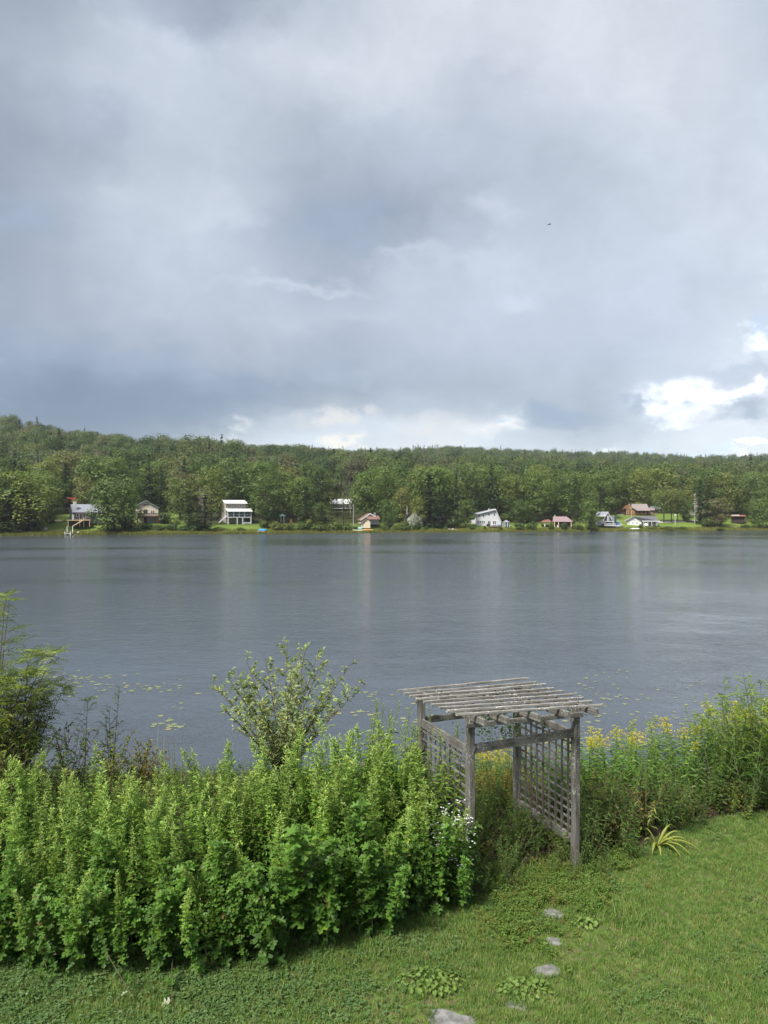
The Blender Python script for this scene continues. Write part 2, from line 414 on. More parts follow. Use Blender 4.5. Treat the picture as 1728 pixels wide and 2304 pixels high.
class MB:
    """Collects polygons; .build() makes ONE mesh object, .mesh() only the data."""
    def __init__(self): self.v = []; self.f = []; self.n = 0; self.mi = []; self.cur = 0
    def add(self, verts, faces):
        self.v.append(np.asarray(verts, float).reshape(-1, 3))
        n = self.n
        for f in faces: self.f.append([i + n for i in f]); self.mi.append(self.cur)
        self.n += len(self.v[-1])
    def box(self, x0, x1, y0, y1, z0, z1):
        v = [(x, y, z) for x in (x0, x1) for y in (y0, y1) for z in (z0, z1)]
        self.add(v, [(0, 1, 3, 2), (4, 6, 7, 5), (0, 4, 5, 1), (2, 3, 7, 6), (0, 2, 6, 4), (1, 5, 7, 3)])
        return self
    def hexa(self, a, b):
        """Two quads (4 points each, same winding) joined."""
        self.add(list(a) + list(b), [(0, 3, 2, 1), (4, 5, 6, 7)] + [(i, (i + 1) % 4, (i + 1) % 4 + 4, i + 4) for i in range(4)])
        return self
    def slope_y(self, x0, x1, ya, za, yb, zb, t):      # roof plane whose fall runs along y
        return self.hexa([(x0, ya, za), (x1, ya, za), (x1, yb, zb), (x0, yb, zb)], [(x0, ya, za + t), (x1, ya, za + t), (x1, yb, zb + t), (x0, yb, zb + t)])
    def slope_x(self, xa, za, xb, zb, y0, y1, t):      # roof plane whose fall runs along x
        return self.hexa([(xa, y0, za), (xb, y0, zb), (xb, y1, zb), (xa, y1, za)], [(xa, y0, za + t), (xb, y0, zb + t), (xb, y1, zb + t), (xa, y1, za + t)])
    def prism(self, poly, y0, y1):
        n = len(poly)
        v = [(x, y0, z) for x, z in poly] + [(x, y1, z) for x, z in poly]
        self.add(v, [tuple(range(n)), tuple(range(2 * n - 1, n - 1, -1))] + [(i, i + n, (i + 1) % n + n, (i + 1) % n) for i in range(n)])
        return self
    def tube(self, pts, r0, r1, sides=5):
        pts = [np.asarray(p, float) for p in pts]
        n = len(pts); V = []
        for i, p in enumerate(pts):
            d = pts[min(i + 1, n - 1)] - pts[max(i - 1, 0)]
            d = d / (np.linalg.norm(d) + 1e-9)
            a = np.cross(d, (0.3, 0.1, 1.0) if abs(d[2]) < 0.9 else (1.0, 0.2, 0.0)); a /= np.linalg.norm(a) + 1e-9
            c = np.cross(d, a)
            r = r0 + (r1 - r0) * i / max(1, n - 1)
            for k in range(sides):
                w = 2 * PI * k / sides
                V.append(p + (a * math.cos(w) + c * math.sin(w)) * r)
        F_ = [(i * sides + k, i * sides + (k + 1) % sides, (i + 1) * sides + (k + 1) % sides, (i + 1) * sides + k) for i in range(n - 1) for k in range(sides)]
        F_.append(tuple(range(sides - 1, -1, -1))); F_.append(tuple(range((n - 1) * sides, n * sides)))
        self.add(V, F_)
        return self
    def mesh(self, name, mats, smooth=False):
        me = bpy.data.meshes.new(name)
        me.from_pydata(np.concatenate(self.v).tolist(), [], self.f)
        for m in (mats if isinstance(mats, (list, tuple)) else [mats]): me.materials.append(m)
        if any(self.mi): me.polygons.foreach_set('material_index', self.mi)
        if smooth: me.polygons.foreach_set('use_smooth', [True] * len(self.f))
        me.update()
        return me
    def build(self, name, mats, parent=None, smooth=False, kind=None):
        o = bpy.data.objects.new(name, self.mesh(name, mats, smooth))
        COL.objects.link(o)
        if parent is not None: o.parent = parent
        return tag(o, kind=kind)


def obj(name, me, parent=None, loc=(0, 0, 0), rot=(0, 0, 0), sc=1.0):
    o = bpy.data.objects.new(name, me); COL.objects.link(o)
    o.location = loc; o.rotation_euler = rot; o.scale = (sc, sc, sc)
    if parent is not None: o.parent = parent
    return o


def dup(root, kids, loc, rot, sc, label=None, group=None, cat=None):
    """Copy of a thing with copies of its parts (kids given as list, sub-parts not used for plants)."""
    r = root.copy(); COL.objects.link(r)
    r.location = loc; r.rotation_euler = rot; r.scale = sc if isinstance(sc, tuple) else (sc, sc, sc)
    tag(r, label, cat, group)
    for k in kids:
        c = k.copy(); COL.objects.link(c); c.parent = r
    return r


# ------------------------------------------------------------------ terrain
def sstep(a, b_, x):
    t = np.clip((x - a) / (b_ - a), 0, 1); return t * t * (3 - 2 * t)


LAWN = CZ - 4.574
EDGE_X = [-9, -3.86, -2.4, -1.1, 0.1, 1.0, 1.7, 2.45, 3.46, 4.6, 5.7, 9]
EDGE_Y = [6.9, 6.96, 7.0, 7.18, 7.75, 8.35, 8.55, 8.7, 9.1, 9.95, 10.3, 10.6]
def edge(x): return np.interp(x, EDGE_X, EDGE_Y)
def shore_y(x): return np.interp(x, [-600, -97.6, 0, 124, 600], [120, 176, 202, 225, 300])
SKX = [-3000, 0, 100, 200, 300, 430, 500, 640, 700, 760, 860, 930, 1000, 1100, 1200, 1350, 1480, 1560, 1659, 5000]
SKYV = [880, 907, 925, 945, 960, 972, 974, 975, 979, 977, 972, 967, 968, 973, 976, 979, 985, 988, 980, 960]


def ground_z(x, y):
    x = np.asarray(x, float); y = np.asarray(y, float)
    near = LAWN * (1 - sstep(10.2, 15.8, y)) - 0.9 * sstep(15.0, 19.5, y)
    near = near + 0.02 * np.sin(x * 1.9 + 0.7 * y) * np.cos(y * 1.3) * (y < 16)
    s = y - shore_y(x)
    bank = np.interp(s, [-9, 0, 1.5, 6, 12, 30, 60, 120, 4000], [-1.5, 0.02, 0.3, 0.9, 2.1, 4.3, 6.3, 9.5, 9.5])
    lf = sstep(-20, -90, x)                          # steeper bank on the left
    bank = bank + lf * np.interp(s, [0, 10, 30, 60, 120], [0, 0, 1.2, 2.0, 4.0])
    u = x / np.maximum(y, 30)
    pxs = np.clip(829.5 + 1497.7 * u, -3000, 5000)
    esk = (1106 - np.interp(pxs, SKX, SKYV)) / 1497.7
    Yr = np.interp(u, [-2, -0.55, -0.36, -0.2, 0.3, 0.6], [520, 560, 680, 860, 900, 820])
    zr = CZ + esk * Yr - 17.0
    ez1 = np.interp(pxs, [0, 300, 600, 900, 1300, 1659], [0.10, 0.083, 0.075, 0.068, 0.052, 0.05])
    z1 = CZ + ez1 * 400 - 12
    t1 = sstep(260, 420, y); t2 = np.clip((y - 470) / (Yr - 470), 0, 1)
    hill = t1 * np.maximum(z1 - 9.5, 0)
    top = np.maximum(zr - 9.5, hill)
    hill = hill + (top - hill) * (t2 ** 0.85)
    over = np.clip((y - Yr) / 400, 0, 3)
    hill = hill - over * 40
    farz = bank + hill
    return np.where(y < 60, near, np.where(y < 110, -0.9 - 0.6 * sstep(60, 110, y), np.maximum(farz, -1.5)))


def gz(x, y): return float(ground_z(x, y))


def hit(sx, sy):
    """Where the sight line through photo pixel (sx, sy) meets the far bank."""
    u = (sx - 864) / F; w = (1152 - sy) / F
    best = None
    ys = np.arange(165, 420, 0.25)
    g = ground_z(u * ys, ys); z = CZ + w * ys
    idx = np.nonzero((g >= z) & (ys - shore_y(u * ys) > -1))[0]
    y = float(ys[idx[0]]) if len(idx) else 230.0
    return u * y, y, gz(u * y, y)


def axis(parts):
    out = []
    for a, c, st in parts: out += list(np.arange(a, c, st))
    return np.array(out + [parts[-1][1]])


def build_ground():
    xs = axis([(-1600, -700, 100), (-700, -160, 20), (-160, -12, 4), (-12, 12, 0.25), (12, 160, 4), (160, 700, 20), (700, 1600, 100)])
    ys = axis([(-60, 0, 6), (0, 20, 0.25), (20, 60, 2), (60, 160, 10), (160, 300, 1.5), (300, 1000, 10), (1000, 1800, 100)])
    X, Y = np.meshgrid(xs, ys)
    Z = ground_z(X, Y)
    V = np.stack([X.ravel(), Y.ravel(), Z.ravel()], 1)
    nx, ny = len(xs), len(ys)
    I = np.arange(nx * ny).reshape(ny, nx)
    Fq = np.stack([I[:-1, :-1].ravel(), I[:-1, 1:].ravel(), I[1:, 1:].ravel(), I[1:, :-1].ravel()], 1)
    me = bpy.data.meshes.new('ground')
    me.from_pydata(V.tolist(), [], Fq.tolist())
    me.polygons.foreach_set('use_smooth', [True] * len(Fq))
    s = Y - shore_y(X)
    bed = np.where(Y < 60, sstep(-0.15, 0.35, Y - edge(X)), 0)
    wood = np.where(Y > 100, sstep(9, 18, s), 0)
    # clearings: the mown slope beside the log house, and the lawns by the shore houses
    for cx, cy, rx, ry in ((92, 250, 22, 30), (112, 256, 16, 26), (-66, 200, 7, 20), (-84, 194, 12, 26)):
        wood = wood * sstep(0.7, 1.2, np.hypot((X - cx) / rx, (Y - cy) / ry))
    strip = np.where(Y > 100, 1 - sstep(1.5, 6.5, s), 0)
    for nm, a in (('bed', bed), ('wood', wood), ('strip', strip)):
        at = me.attributes.new(nm, 'FLOAT', 'POINT'); at.data.foreach_set('value', a.ravel())
    m, q = new_mat('ground_cover')
    pos = q.n('ShaderNodeNewGeometry').outputs['Position']
    def at(n):
        d = q.n('ShaderNodeAttribute'); d.attribute_name = n; return d.outputs['Fac']
    n1 = q.noise(pos, 1.2, 5, 0.6); n2 = q.noise(pos, 14.0, 4, 0.7); n3 = q.noise(pos, 0.09, 4, 0.6)
    lawn = q.ramp(n1, [(0.3, (0.060, 0.110, 0.020)), (0.55, (0.085, 0.135, 0.026)), (0.75, (0.12, 0.14, 0.045))])
    lawn = q.mix(q.maprange(n2, 0.38, 0.66), lawn, (0.085, 0.070, 0.040))
    farlawn = q.ramp(n3, [(0.3, (0.080, 0.130, 0.024)), (0.7, (0.125, 0.165, 0.035))])
    y = q.sep(pos)[1]
    c = q.mix(q.maprange(y, 60, 100), lawn, farlawn)
    soil = q.ramp(n2, [(0.3, (0.022, 0.018, 0.012)), (0.7, (0.055, 0.044, 0.028))])
    c = q.mix(at('bed'), c, soil)
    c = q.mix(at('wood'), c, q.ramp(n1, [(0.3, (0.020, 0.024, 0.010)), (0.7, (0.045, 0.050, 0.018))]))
    c = q.mix(q.math('MULTIPLY', at('strip'), 0.85), c, q.ramp(n1, [(0.3, (0.11, 0.125, 0.034)), (0.7, (0.17, 0.165, 0.055))]))
    bp = q.n('ShaderNodeBump'); bp.inputs['Strength'].default_value = 0.5; bp.inputs['Distance'].default_value = 0.03
    q.put(bp.inputs['Height'], n2)
    finish(q, principled(q, c, 0.95, 0.1, bp.outputs[0]))
    me.materials.append(m)
    o = bpy.data.objects.new('ground', me); COL.objects.link(o)
    tag(o, kind='structure')


build_ground()


def build_lake():
    me = bpy.data.meshes.new('lake')
    me.from_pydata([(-900, 11, 0), (900, 11, 0), (900, 420, 0), (-900, 420, 0)], [], [(0, 1, 2, 3)])
    m, q = new_mat('lake_water')
    pos = q.n('ShaderNodeNewGeometry').outputs['Position']
    # gusts: patches of rougher and calmer water, long across the view
    gust = q.noise(q.vmath('MULTIPLY', pos, (0.016, 0.040, 1.0)), 1.0, 4, 0.6, 0.5)
    rip = q.vmath('MULTIPLY', q.vmath('ADD', pos, q.vmath('SCALE', q.noise(pos, 0.25, 3, 0.5, col=True), None, 1.6)), (0.8, 1.7, 1.0))
    n1 = q.noise(rip, 0.75, 4, 0.62)
    n2 = q.noise(rip, 3.2, 3, 0.6)
    n3 = q.noise(q.vmath('MULTIPLY', rip, (0.8, 1.3, 1.0)), 9.0, 2, 0.5)
    h = q.math('ADD', q.math('MULTIPLY', n1, 0.026), q.math('ADD', q.math('MULTIPLY', n2, 0.017), q.math('MULTIPLY', n3, 0.006)))
    bp = q.n('ShaderNodeBump')
    bp.inputs['Distance'].default_value = 1.0
    open_ = q.maprange(q.sep(pos)[1], 35.0, 130.0)           # the open middle of the lake is ruffled by wind, the near cove is sheltered
    q.put(bp.inputs['Strength'], q.math('MULTIPLY', q.maprange(gust, 0.36, 0.64, 0.35, 1.7), q.maprange(open_, 0, 1, 1.0, 2.6, 'LINEAR')))
    q.put(bp.inputs['Height'], h)
    finish(q, principled(q, (0.044, 0.055, 0.068), q.math('ADD', q.maprange(gust, 0.36, 0.64, 0.03, 0.10), q.math('MULTIPLY', open_, 0.07)), 0.5, bp.outputs[0], IOR=1.333))
    me.materials.append(m)
    o = bpy.data.objects.new('lake', me); COL.objects.link(o)
    tag(o, kind='structure')


build_lake()

# ------------------------------------------------------------------ scattering (only for what nobody could count)


def scatter(name, pts, rots, scl, idx, sources, label=None, cat=None):
    me = bpy.data.meshes.new(name)
    me.vertices.add(len(pts))
    me.vertices.foreach_set('co', np.asarray(pts, float).ravel())
    a = me.attributes.new('rotv', 'FLOAT_VECTOR', 'POINT'); a.data.foreach_set('vector', np.asarray(rots, float).ravel())
    a = me.attributes.new('scl', 'FLOAT', 'POINT'); a.data.foreach_set('value', np.asarray(scl, float).ravel())
    a = me.attributes.new('idx', 'INT', 'POINT'); a.data.foreach_set('value', np.asarray(idx, np.int32).ravel())
    o = bpy.data.objects.new(name, me); COL.objects.link(o)
    g = bpy.data.node_groups.new(name + '_scatter', 'GeometryNodeTree')
    g.interface.new_socket('Geometry', in_out='INPUT', socket_type='NodeSocketGeometry')
    g.interface.new_socket('Geometry', in_out='OUTPUT', socket_type='NodeSocketGeometry')
    gi = g.nodes.new('NodeGroupInput'); go = g.nodes.new('NodeGroupOutput')
    jn = g.nodes.new('GeometryNodeJoinGeometry')
    def attr(nm, t):
        n = g.nodes.new('GeometryNodeInputNamedAttribute'); n.data_type = t; n.inputs[0].default_value = nm
        return next(s for s in n.outputs if s.enabled and s.name == 'Attribute')
    ra, sa, ia = attr('rotv', 'FLOAT_VECTOR'), attr('scl', 'FLOAT'), attr('idx', 'INT')
    for k, src in enumerate(sources):
        cp = g.nodes.new('FunctionNodeCompare'); cp.data_type = 'INT'; cp.operation = 'EQUAL'
        ins = [s for s in cp.inputs if s.enabled]
        g.links.new(ia, ins[0]); ins[1].default_value = k
        oi = g.nodes.new('GeometryNodeObjectInfo'); oi.inputs['Object'].default_value = src; oi.inputs['As Instance'].default_value = True
        ip = g.nodes.new('GeometryNodeInstanceOnPoints')
        g.links.new(gi.outputs[0], ip.inputs['Points'])
        g.links.new(cp.outputs[0], ip.inputs['Selection'])
        g.links.new(oi.outputs['Geometry'], ip.inputs['Instance'])
        er = g.nodes.new('FunctionNodeEulerToRotation'); g.links.new(ra, er.inputs[0])
        g.links.new(er.outputs[0], ip.inputs['Rotation'])
        g.links.new(sa, ip.inputs['Scale'])
        g.links.new(ip.outputs[0], jn.inputs[0])
    g.links.new(jn.outputs[0], go.inputs[0])
    md = o.modifiers.new('scatter', 'NODES'); md.node_group = g
    return tag(o, label, cat, kind='stuff')


def src(name, me):                       # a seedling kept outside the scene, used only by scatter()
    return bpy.data.objects.new(name, me)


# ------------------------------------------------------------------ leaves and trees
def quads_cloud(mb, C, Nrm, size, r):
    """Leaf-clump quads centred at C facing roughly along Nrm."""
    n = len(C)
    d = Nrm + r.normal(0, 0.22, (n, 3)); d /= np.linalg.norm(d, axis=1)[:, None]
    a = np.cross(d, r.normal(0, 1, (n, 3))); a /= np.linalg.norm(a, axis=1)[:, None]
    c = np.cross(d, a)
    s = size * r.uniform(0.6, 1.3, (n, 1))
    V = np.stack([C + a * s, C + c * s * 0.7, C - a * s, C - c * s * 0.7], 1).reshape(-1, 3)
    base = mb.n
    mb.v.append(V); mb.n += len(V)
    mb.f += (np.arange(n * 4).reshape(n, 4) + base).tolist(); mb.mi += [0] * n


def broad_tree(seed, h=14.0, w=9.0, low=0.14, q=3600, leaf=0.235, open_=0.25, lean=0.0):
    """(trunk mesh, crown mesh) of a broadleaf tree, base at the origin."""
    r = np.random.default_rng(seed)
    tr, cr = MB(), MB()
    top = np.array([lean * h, 0, h * 0.72])
    tr.tube([(0, 0, -0.4), (0.06 * w * r.normal() * .3, 0, h * 0.25), top * 0.7, top], h * 0.020, h * 0.006, 7)
    lobes = []
    nl = int(r.integers(11, 16))
    for k in range(nl):
        t = (k + 0.5) / nl
        z = low + (1 - low) * t * 0.93
        prof = math.sin(PI * min(1, max(0.05, (z - low) / (1 - low) * 0.80 + 0.16))) ** 0.7
        a = k * 2.4 + r.uniform(-.5, .5)
        rad = w * 0.5 * prof * r.uniform(0.25, 0.78)
        c = np.array([math.cos(a) * rad + lean * h * z, math.sin(a) * rad, z * h])
        sz = w * r.uniform(0.19, 0.31)
        lobes.append((c, sz))
        tr.tube([(lean * h * z * .6, 0, z * h * 0.62), (c + top * 0.3) / 1.3 * [1, 1, .9], c], h * 0.006, h * 0.002, 4)
    per = q // nl
    for c, sz in lobes:
        d = r.normal(0, 1, (per, 3)); d /= np.linalg.norm(d, axis=1)[:, None]
        d[:, 2] = d[:, 2] * 0.9 + 0.12
        rr = r.uniform(0.55, 1.12, (per, 1)) ** 0.6
        lump = 1 + 0.25 * np.sin(d[:, :1] * 5 + c[0]) * np.cos(d[:, 1:2] * 6 + c[1])
        C = c + d * rr * sz * lump * [1.1, 1.1, 0.8]
        keep = r.uniform(0, 1, per) > open_ * (d[:, 2] < -0.2)
        quads_cloud(cr, C[keep], d[keep] + [0, 0, 0.5], leaf * w / 9, r)
    return tr, cr


def conifer_tree(seed, h=14.0, w=5.0, q=28, droop=0.35, gaps=0.1, low=0.05, leaf=0.30):
    r = np.random.default_rng(seed)
    tr, cr = MB(), MB()
    tr.tube([(0, 0, -0.4), (0, 0, h * .5), (0, 0, h * 0.97)], h * 0.014, 0.03, 6)
    n = int(h * 2.1)
    for k in range(n):
        z = h * (low + (1 - low) * (k + r.uniform(-.3, .3)) / n)
        f = 1 - z / h
        ln = w * 0.5 * (f ** 0.85) * r.uniform(0.72, 1.2) + 0.12
        for j in range(6):
            if r.uniform() < gaps: continue
            a = j * PI / 3 + k * 0.7 + r.uniform(-.35, .35)
            L = ln * r.uniform(0.7, 1.15)
            m = max(3, int(q * L / w))
            t = r.uniform(0.12, 1.0, m)
            side = r.normal(0, 0.16, m) * L * (0.4 + t * .6)
            x = math.cos(a) * t * L - math.sin(a) * side
            y = math.sin(a) * t * L + math.cos(a) * side
            zz = z - droop * t * t * L + 0.16 * t * L + r.normal(0, 0.07, m)
            C = np.stack([x, y, zz], 1)
            N = np.tile([math.cos(a) * 0.4, math.sin(a) * 0.4, 1.0], (m, 1))
            quads_cloud(cr, C, N, leaf, r)
    quads_cloud(cr, np.stack([r.normal(0, .06, 14), r.normal(0, .06, 14), r.uniform(h * .9, h * 1.02, 14)], 1), np.tile([0., 0, 1], (14, 1)), 0.16, r)
    return tr, cr


def dead_tree(seed, h=12.0, w=5.0):
    r = np.random.default_rng(seed)
    tr, cr = MB(), MB()
    tr.tube([(0, 0, -.4), (0.1, 0, h * .5), (0.2, 0, h)], h * 0.014, 0.03, 6)
    for k in range(34):
        z = h * r.uniform(0.25, 0.98); a = r.uniform(0, 2 * PI); L = w * .5 * (1.1 - z / h) * r.uniform(.6, 1.2) + .3
        e = np.array([math.cos(a) * L, math.sin(a) * L, z + L * r.uniform(.1, .6)])
        cr.tube([(0.15 * z / h, 0, z), (e[0] * .5, e[1] * .5, (z + e[2]) / 2 - .1), e], 0.06, 0.02, 4)
        for _ in range(3):
            f = e + r.normal(0, .5, 3)
            cr.tube([(e + np.array([0, 0, z])) / 2, f], 0.03, 0.015, 3)
    return tr, cr


def bush_mesh(seed, h=2.2, w=3.0, q=900, leaf=0.16):
    r = np.random.default_rng(seed)
    st, cr = MB(), MB()
    for k in range(8):
        a = r.uniform(0, 2 * PI); e = np.array([math.cos(a) * w * .32, math.sin(a) * w * .32, h * r.uniform(.6, .9)])
        st.tube([(0, 0, -.2), e * [.4, .4, .6], e], 0.04, 0.012, 4)
    for k in range(11):
        a = k * 2.4; rad = w * .36 * math.sqrt((k + .5) / 11)
        c = np.array([math.cos(a) * rad, math.sin(a) * rad, h * r.uniform(.32, .72) * (1.1 - rad / w * .7)])
        sz = h * r.uniform(.24, .38)
        d = r.normal(0, 1, (q // 11, 3)); d /= np.linalg.norm(d, axis=1)[:, None]
        C = c + d * r.uniform(.5, 1.1, (len(d), 1)) * sz * [1.2, 1.2, 1]
        C[:, 2] = np.maximum(C[:, 2], 0.02)
        quads_cloud(cr, C, d + [0, 0, .5], leaf, r)
    return st, cr


TREES = {}
for i in range(6):
    t, c = broad_tree(20 + i, w=[9, 8, 10, 7.5, 9.5, 8.5][i])
    TREES['broad', i] = (t.mesh('trunk', M['bark']), c.mesh('crown', M['broad']))
for i in range(4):
    t, c = conifer_tree(60 + i, w=[5.2, 4.4, 5.8, 4.8][i], gaps=[.08, .2, .12, .3][i], leaf=[.3, .27, .32, .26][i])
    TREES['conif', i] = (t.mesh('trunk', M['bark']), c.mesh('crown', M['conif']))
t, c = dead_tree(90); TREES['dead', 0] = (t.mesh('trunk', M['palebark']), c.mesh('branches', M['palebark']))
t, c = broad_tree(77, w=6.5, q=1100, open_=.6); TREES['silver', 0] = (t.mesh('trunk', M['palebark']), c.mesh('crown', M['pale']))
# thin airy larch
t, c = conifer_tree(66, w=5.0, gaps=.35, q=16, leaf=.24); TREES['larch', 0] = (t.mesh('trunk', M['bark']), c.mesh('crown', M['bushleaf']))
# park tree: clear forked trunk under a rounded crown
t, c = broad_tree(33, w=9.5, low=0.36, q=3200, lean=0.03); TREES['park', 0] = (t.mesh('trunk', M['bark']), c.mesh('crown', M['broad']))
for i in range(3):
    t, c = bush_mesh(40 + i); TREES['bush', i] = (t.mesh('stems', M['bark']), c.mesh('foliage', M['bushleaf']))
BASEH = {'broad': 14, 'conif': 14, 'dead': 12, 'silver': 14, 'larch': 14, 'park': 14, 'bush': 2.6}
BASEW = {('broad', 0): 9, ('broad', 1): 8, ('broad', 2): 10, ('broad', 3): 7.5, ('broad', 4): 9.5, ('broad', 5): 8.5, 'conif': 5, 'dead': 5, 'silver': 6.5, 'larch': 5, 'park': 9.5, 'bush': 3.9}
TREENAME = {'broad': 'broadleaf_tree', 'conif': 'spruce_tree', 'dead': 'dead_tree', 'silver': 'silvery_tree', 'larch': 'larch_tree', 'park': 'shade_tree', 'bush': 'bush'}


def plant_tree(kind, x, y, h, w, label, group, k=None, zoff=0.0):
    n = sum(1 for q in TREES if q[0] == kind)
    k = random.randrange(n) if k is None else k % n
    tm, cm = TREES[kind, k]
    sz = h / BASEH[kind]
    sx = w / BASEW.get((kind, k), BASEW.get(kind, 9))
    root = empty(TREENAME[kind], (x, y, gz(x, y) + zoff), random.uniform(0, 6.28), label, 'bush' if kind == 'bush' else 'tree', group)
    root.scale = (sx, sx, sz)
    obj(tm.name.split('.')[0], tm, root); c = obj(cm.name.split('.')[0], cm, root)
    return root


def D(px, py):                # displayed pixels of the survey picture (1659 wide) -> photo pixels
    return px * 1.0416, py * 1.0416


OCC = []                       # house footprints (x, y, radius) kept clear of woods
KEEP = []                      # sight lines kept open: (u0, u1, y)
LAND = []                      # (u, phrase) landmarks for labels

# ================================================================== houses on the far shore
CROPS = {'A': (140, 1090, .13864), 'B': (460, 1080, .13864), 'C': (690, 1090, .13864), 'D': (1040, 1120, .14467), 'E': (1300, 1110, .14467),
         'F': (1500, 1110, .13743), 'G': (880, 1100, .14467), 'H': (0, 1080, .14467)}


class House:
    """A building measured in pixels of a crop; converts to metres at its place on the bank."""
    def __init__(self, name, crop, ax, ay, label, cat='house', rz=0.0, y=None, clear=None):
        ox, oy, sc = CROPS[crop]
        sx, sy = ox + ax * sc, oy + ay * sc
        X, Y, Z = hit(sx, sy)
        if y is not None: Y = y; X = (sx - 864) / F * Y; Z = CZ + (1152 - sy) / F * Y
        self.m = sc * Y / F
        self.ax, self.ay = ax, ay
        self.loc = (X, Y, Z)
        self.root = empty(name, self.loc, rz - math.atan2(X, Y), label, cat)
        OCC.append((X, Y + 3, 9.0 if clear is None else clear))
    def x(self, v): return (v - self.ax) * self.m
    def z(self, v): return (self.ay - v) * self.m
    def box(self, mb, x0, x1, y0, y1, c0, c1): return mb.box(self.x(x0), self.x(x1), y0, y1, self.z(c0), self.z(c1))
    def part(self, name, boxes, mat, parent=None):
        mb = MB()
        for bx in boxes: self.box(mb, *bx)
        return mb.build(name, M[mat], parent or self.root)
    def window(self, x0, x1, c0, c1, y, frame='white', parent=None, n=1, t=0.10, name='window', glass='glass'):
        """c0 is the sill, c1 the head (crop pixels); the window stands proud of the wall plane y."""
        X0, X1, Z0, Z1 = self.x(x0), self.x(x1), self.z(c0), self.z(c1)
        mb = MB()
        mb.box(X0 - t, X1 + t, y - .07, y - .01, Z0 - t, Z0).box(X0 - t, X1 + t, y - .07, y - .01, Z1, Z1 + t)
        mb.box(X0 - t, X0, y - .07, y - .01, Z0, Z1).box(X1, X1 + t, y - .07, y - .01, Z0, Z1)
        for k in range(1, n):
            xx = X0 + (X1 - X0) * k / n
            mb.box(xx - t * .4, xx + t * .4, y - .065, y - .012, Z0, Z1)
        w = mb.build(name, M[frame], parent or self.root)
        MB().box(X0, X1, y - .035, y - .015, Z0, Z1).build('pane', M[glass], w)
        return w
    def gable(self, name, pts, y0, y1, mat, parent=None):
        return MB().prism([(self.x(a), self.z(c)) for a, c in pts], y0, y1).build(name, M[mat], parent or self.root)


def keep_open(sx0, sx1, y): KEEP.append(((sx0 - 864) / F, (sx1 - 864) / F, y))


# --- grey cottage with a raised deck
h = House('lake_cottage', 'A', 300, 690, 'charcoal grey cottage with white chimney and raised deck on the far lawn', rz=0.12)
h.part('wall', [(180, 660, 0, 7, 640, 455)], 'slate')
mb = MB()
ze, zr = h.z(455), h.z(333)
mb.slope_y(h.x(172), h.x(670), -0.5, ze - .15, 3.5, zr, .16).slope_y(h.x(172), h.x(670), 7.5, ze - .15, 3.5, zr, .16)
roof = mb.build('roof', M['greyroof'], h.root)
for xx in (180, 659): MB().prism([(0, ze - .1), (3.5, zr - .02), (7, ze - .1)], 0, .12).build('gable_wall', M['slate'], h.root).matrix_local = Matrix.Translation((h.x(xx) + .06, 0, 0)) @ Matrix.Rotation(PI / 2, 4, 'Z')
ch = h.part('chimney', [(196, 240, .6, 1.5, 460, 283)], 'white', roof)
for wx in (255, 396): h.window(wx - 13, wx + 13, 525, 478, 0)
h.window(286, 316, 568, 480, 0, name='door')
h.window(340, 366, 560, 480, 0, name='door')
h.window(482, 566, 525, 480, 0, n=3)
dk = h.part('deck', [(85, 420, -3.2, -0.12, 590, 576)], 'lumber')
for xx in (95, 265, 323, 410): h.part('deck_post', [(xx - 5, xx + 5, -3.2, -3.05, 690, 590.5)], 'lumber')
h.part('deck_skirt', [(100, 408, -2.9, -2.8, 680, 592)], 'black')
h.part('railing', [(318, 418, -3.18, -3.1, 575, 571), (318, 322, -3.18, -3.1, 571, 545), (414, 418, -3.18, -3.1, 571, 545), (318, 418, -3.18, -3.1, 545, 540)], 'lumber')
mb = MB(); mb.slope_x(h.x(150), h.z(685), h.x(318), h.z(580), -4.3, -3.3, .16); mb.build('stair', M['lumber'], h.root)
h.part('shed_door', [(168, 200, -.06, -.01, 575, 490)], 'white')
keep_open(150, 240, h.loc[1]); LAND.append((h.loc[0] / h.loc[1], 'the charcoal cottage'))

# --- red roofed cabin behind it
h = House('red_roof_cabin', 'A', 140, 400, 'small dark cabin with a red roof behind the charcoal cottage', 'cabin', clear=7, y=226)
h.part('wall', [(72, 215, 0, 5, 470, 285)], 'black')
mb = MB(); mb.slope_y(h.x(64), h.x(228), -.6, h.z(285), 2.5, h.z(208), .15).slope_y(h.x(64), h.x(228), 5.6, h.z(285), 2.5, h.z(208), .15)
mb.build('roof', M['redroof'], h.root)
keep_open(149, 166, h.loc[1])

# --- cream house with a balcony
h = House('balcony_house', 'A', 1400, 625, 'cream two storey house with maroon balcony and teal roof edge', rz=0.04)
h.gable('wall', [(1215, 625), (1552, 625), (1552, 380), (1360, 272), (1215, 345)], 0, 9, 'cream')
mb = MB(); mb.slope_x(h.x(1200), h.z(354), h.x(1360), h.z(268), -.5, 9.4, .14).slope_x(h.x(1360), h.z(268), h.x(1566), h.z(386), -.5, 9.4, .14)
mb.build('roof', M['tealroof'], h.root)
h.window(1322, 1414, 342, 322, 0, 'cream')
h.window(1342, 1378, 510, 415, 0, 'maroon', name='door')
h.window(1438, 1450, 465, 428, 0, 'offwhite'); h.window(1466, 1480, 465, 428, 0, 'offwhite'); h.window(1276, 1290, 465, 428, 0, 'offwhite')
h.part('balcony', [(1225, 1562, -2.2, -0.03, 528, 512)], 'maroon')
h.part('balcony_panel', [(1228, 1542, -2.15, -2.1, 510, 474)], 'beige')
h.part('handrail', [(1225, 1560, -2.2, -2.08, 473, 467)], 'maroon')
for xx in (1228, 1552): h.part('balcony_post', [(xx - 9, xx + 9, -2.19, -2.05, 625, 529)], 'maroon')
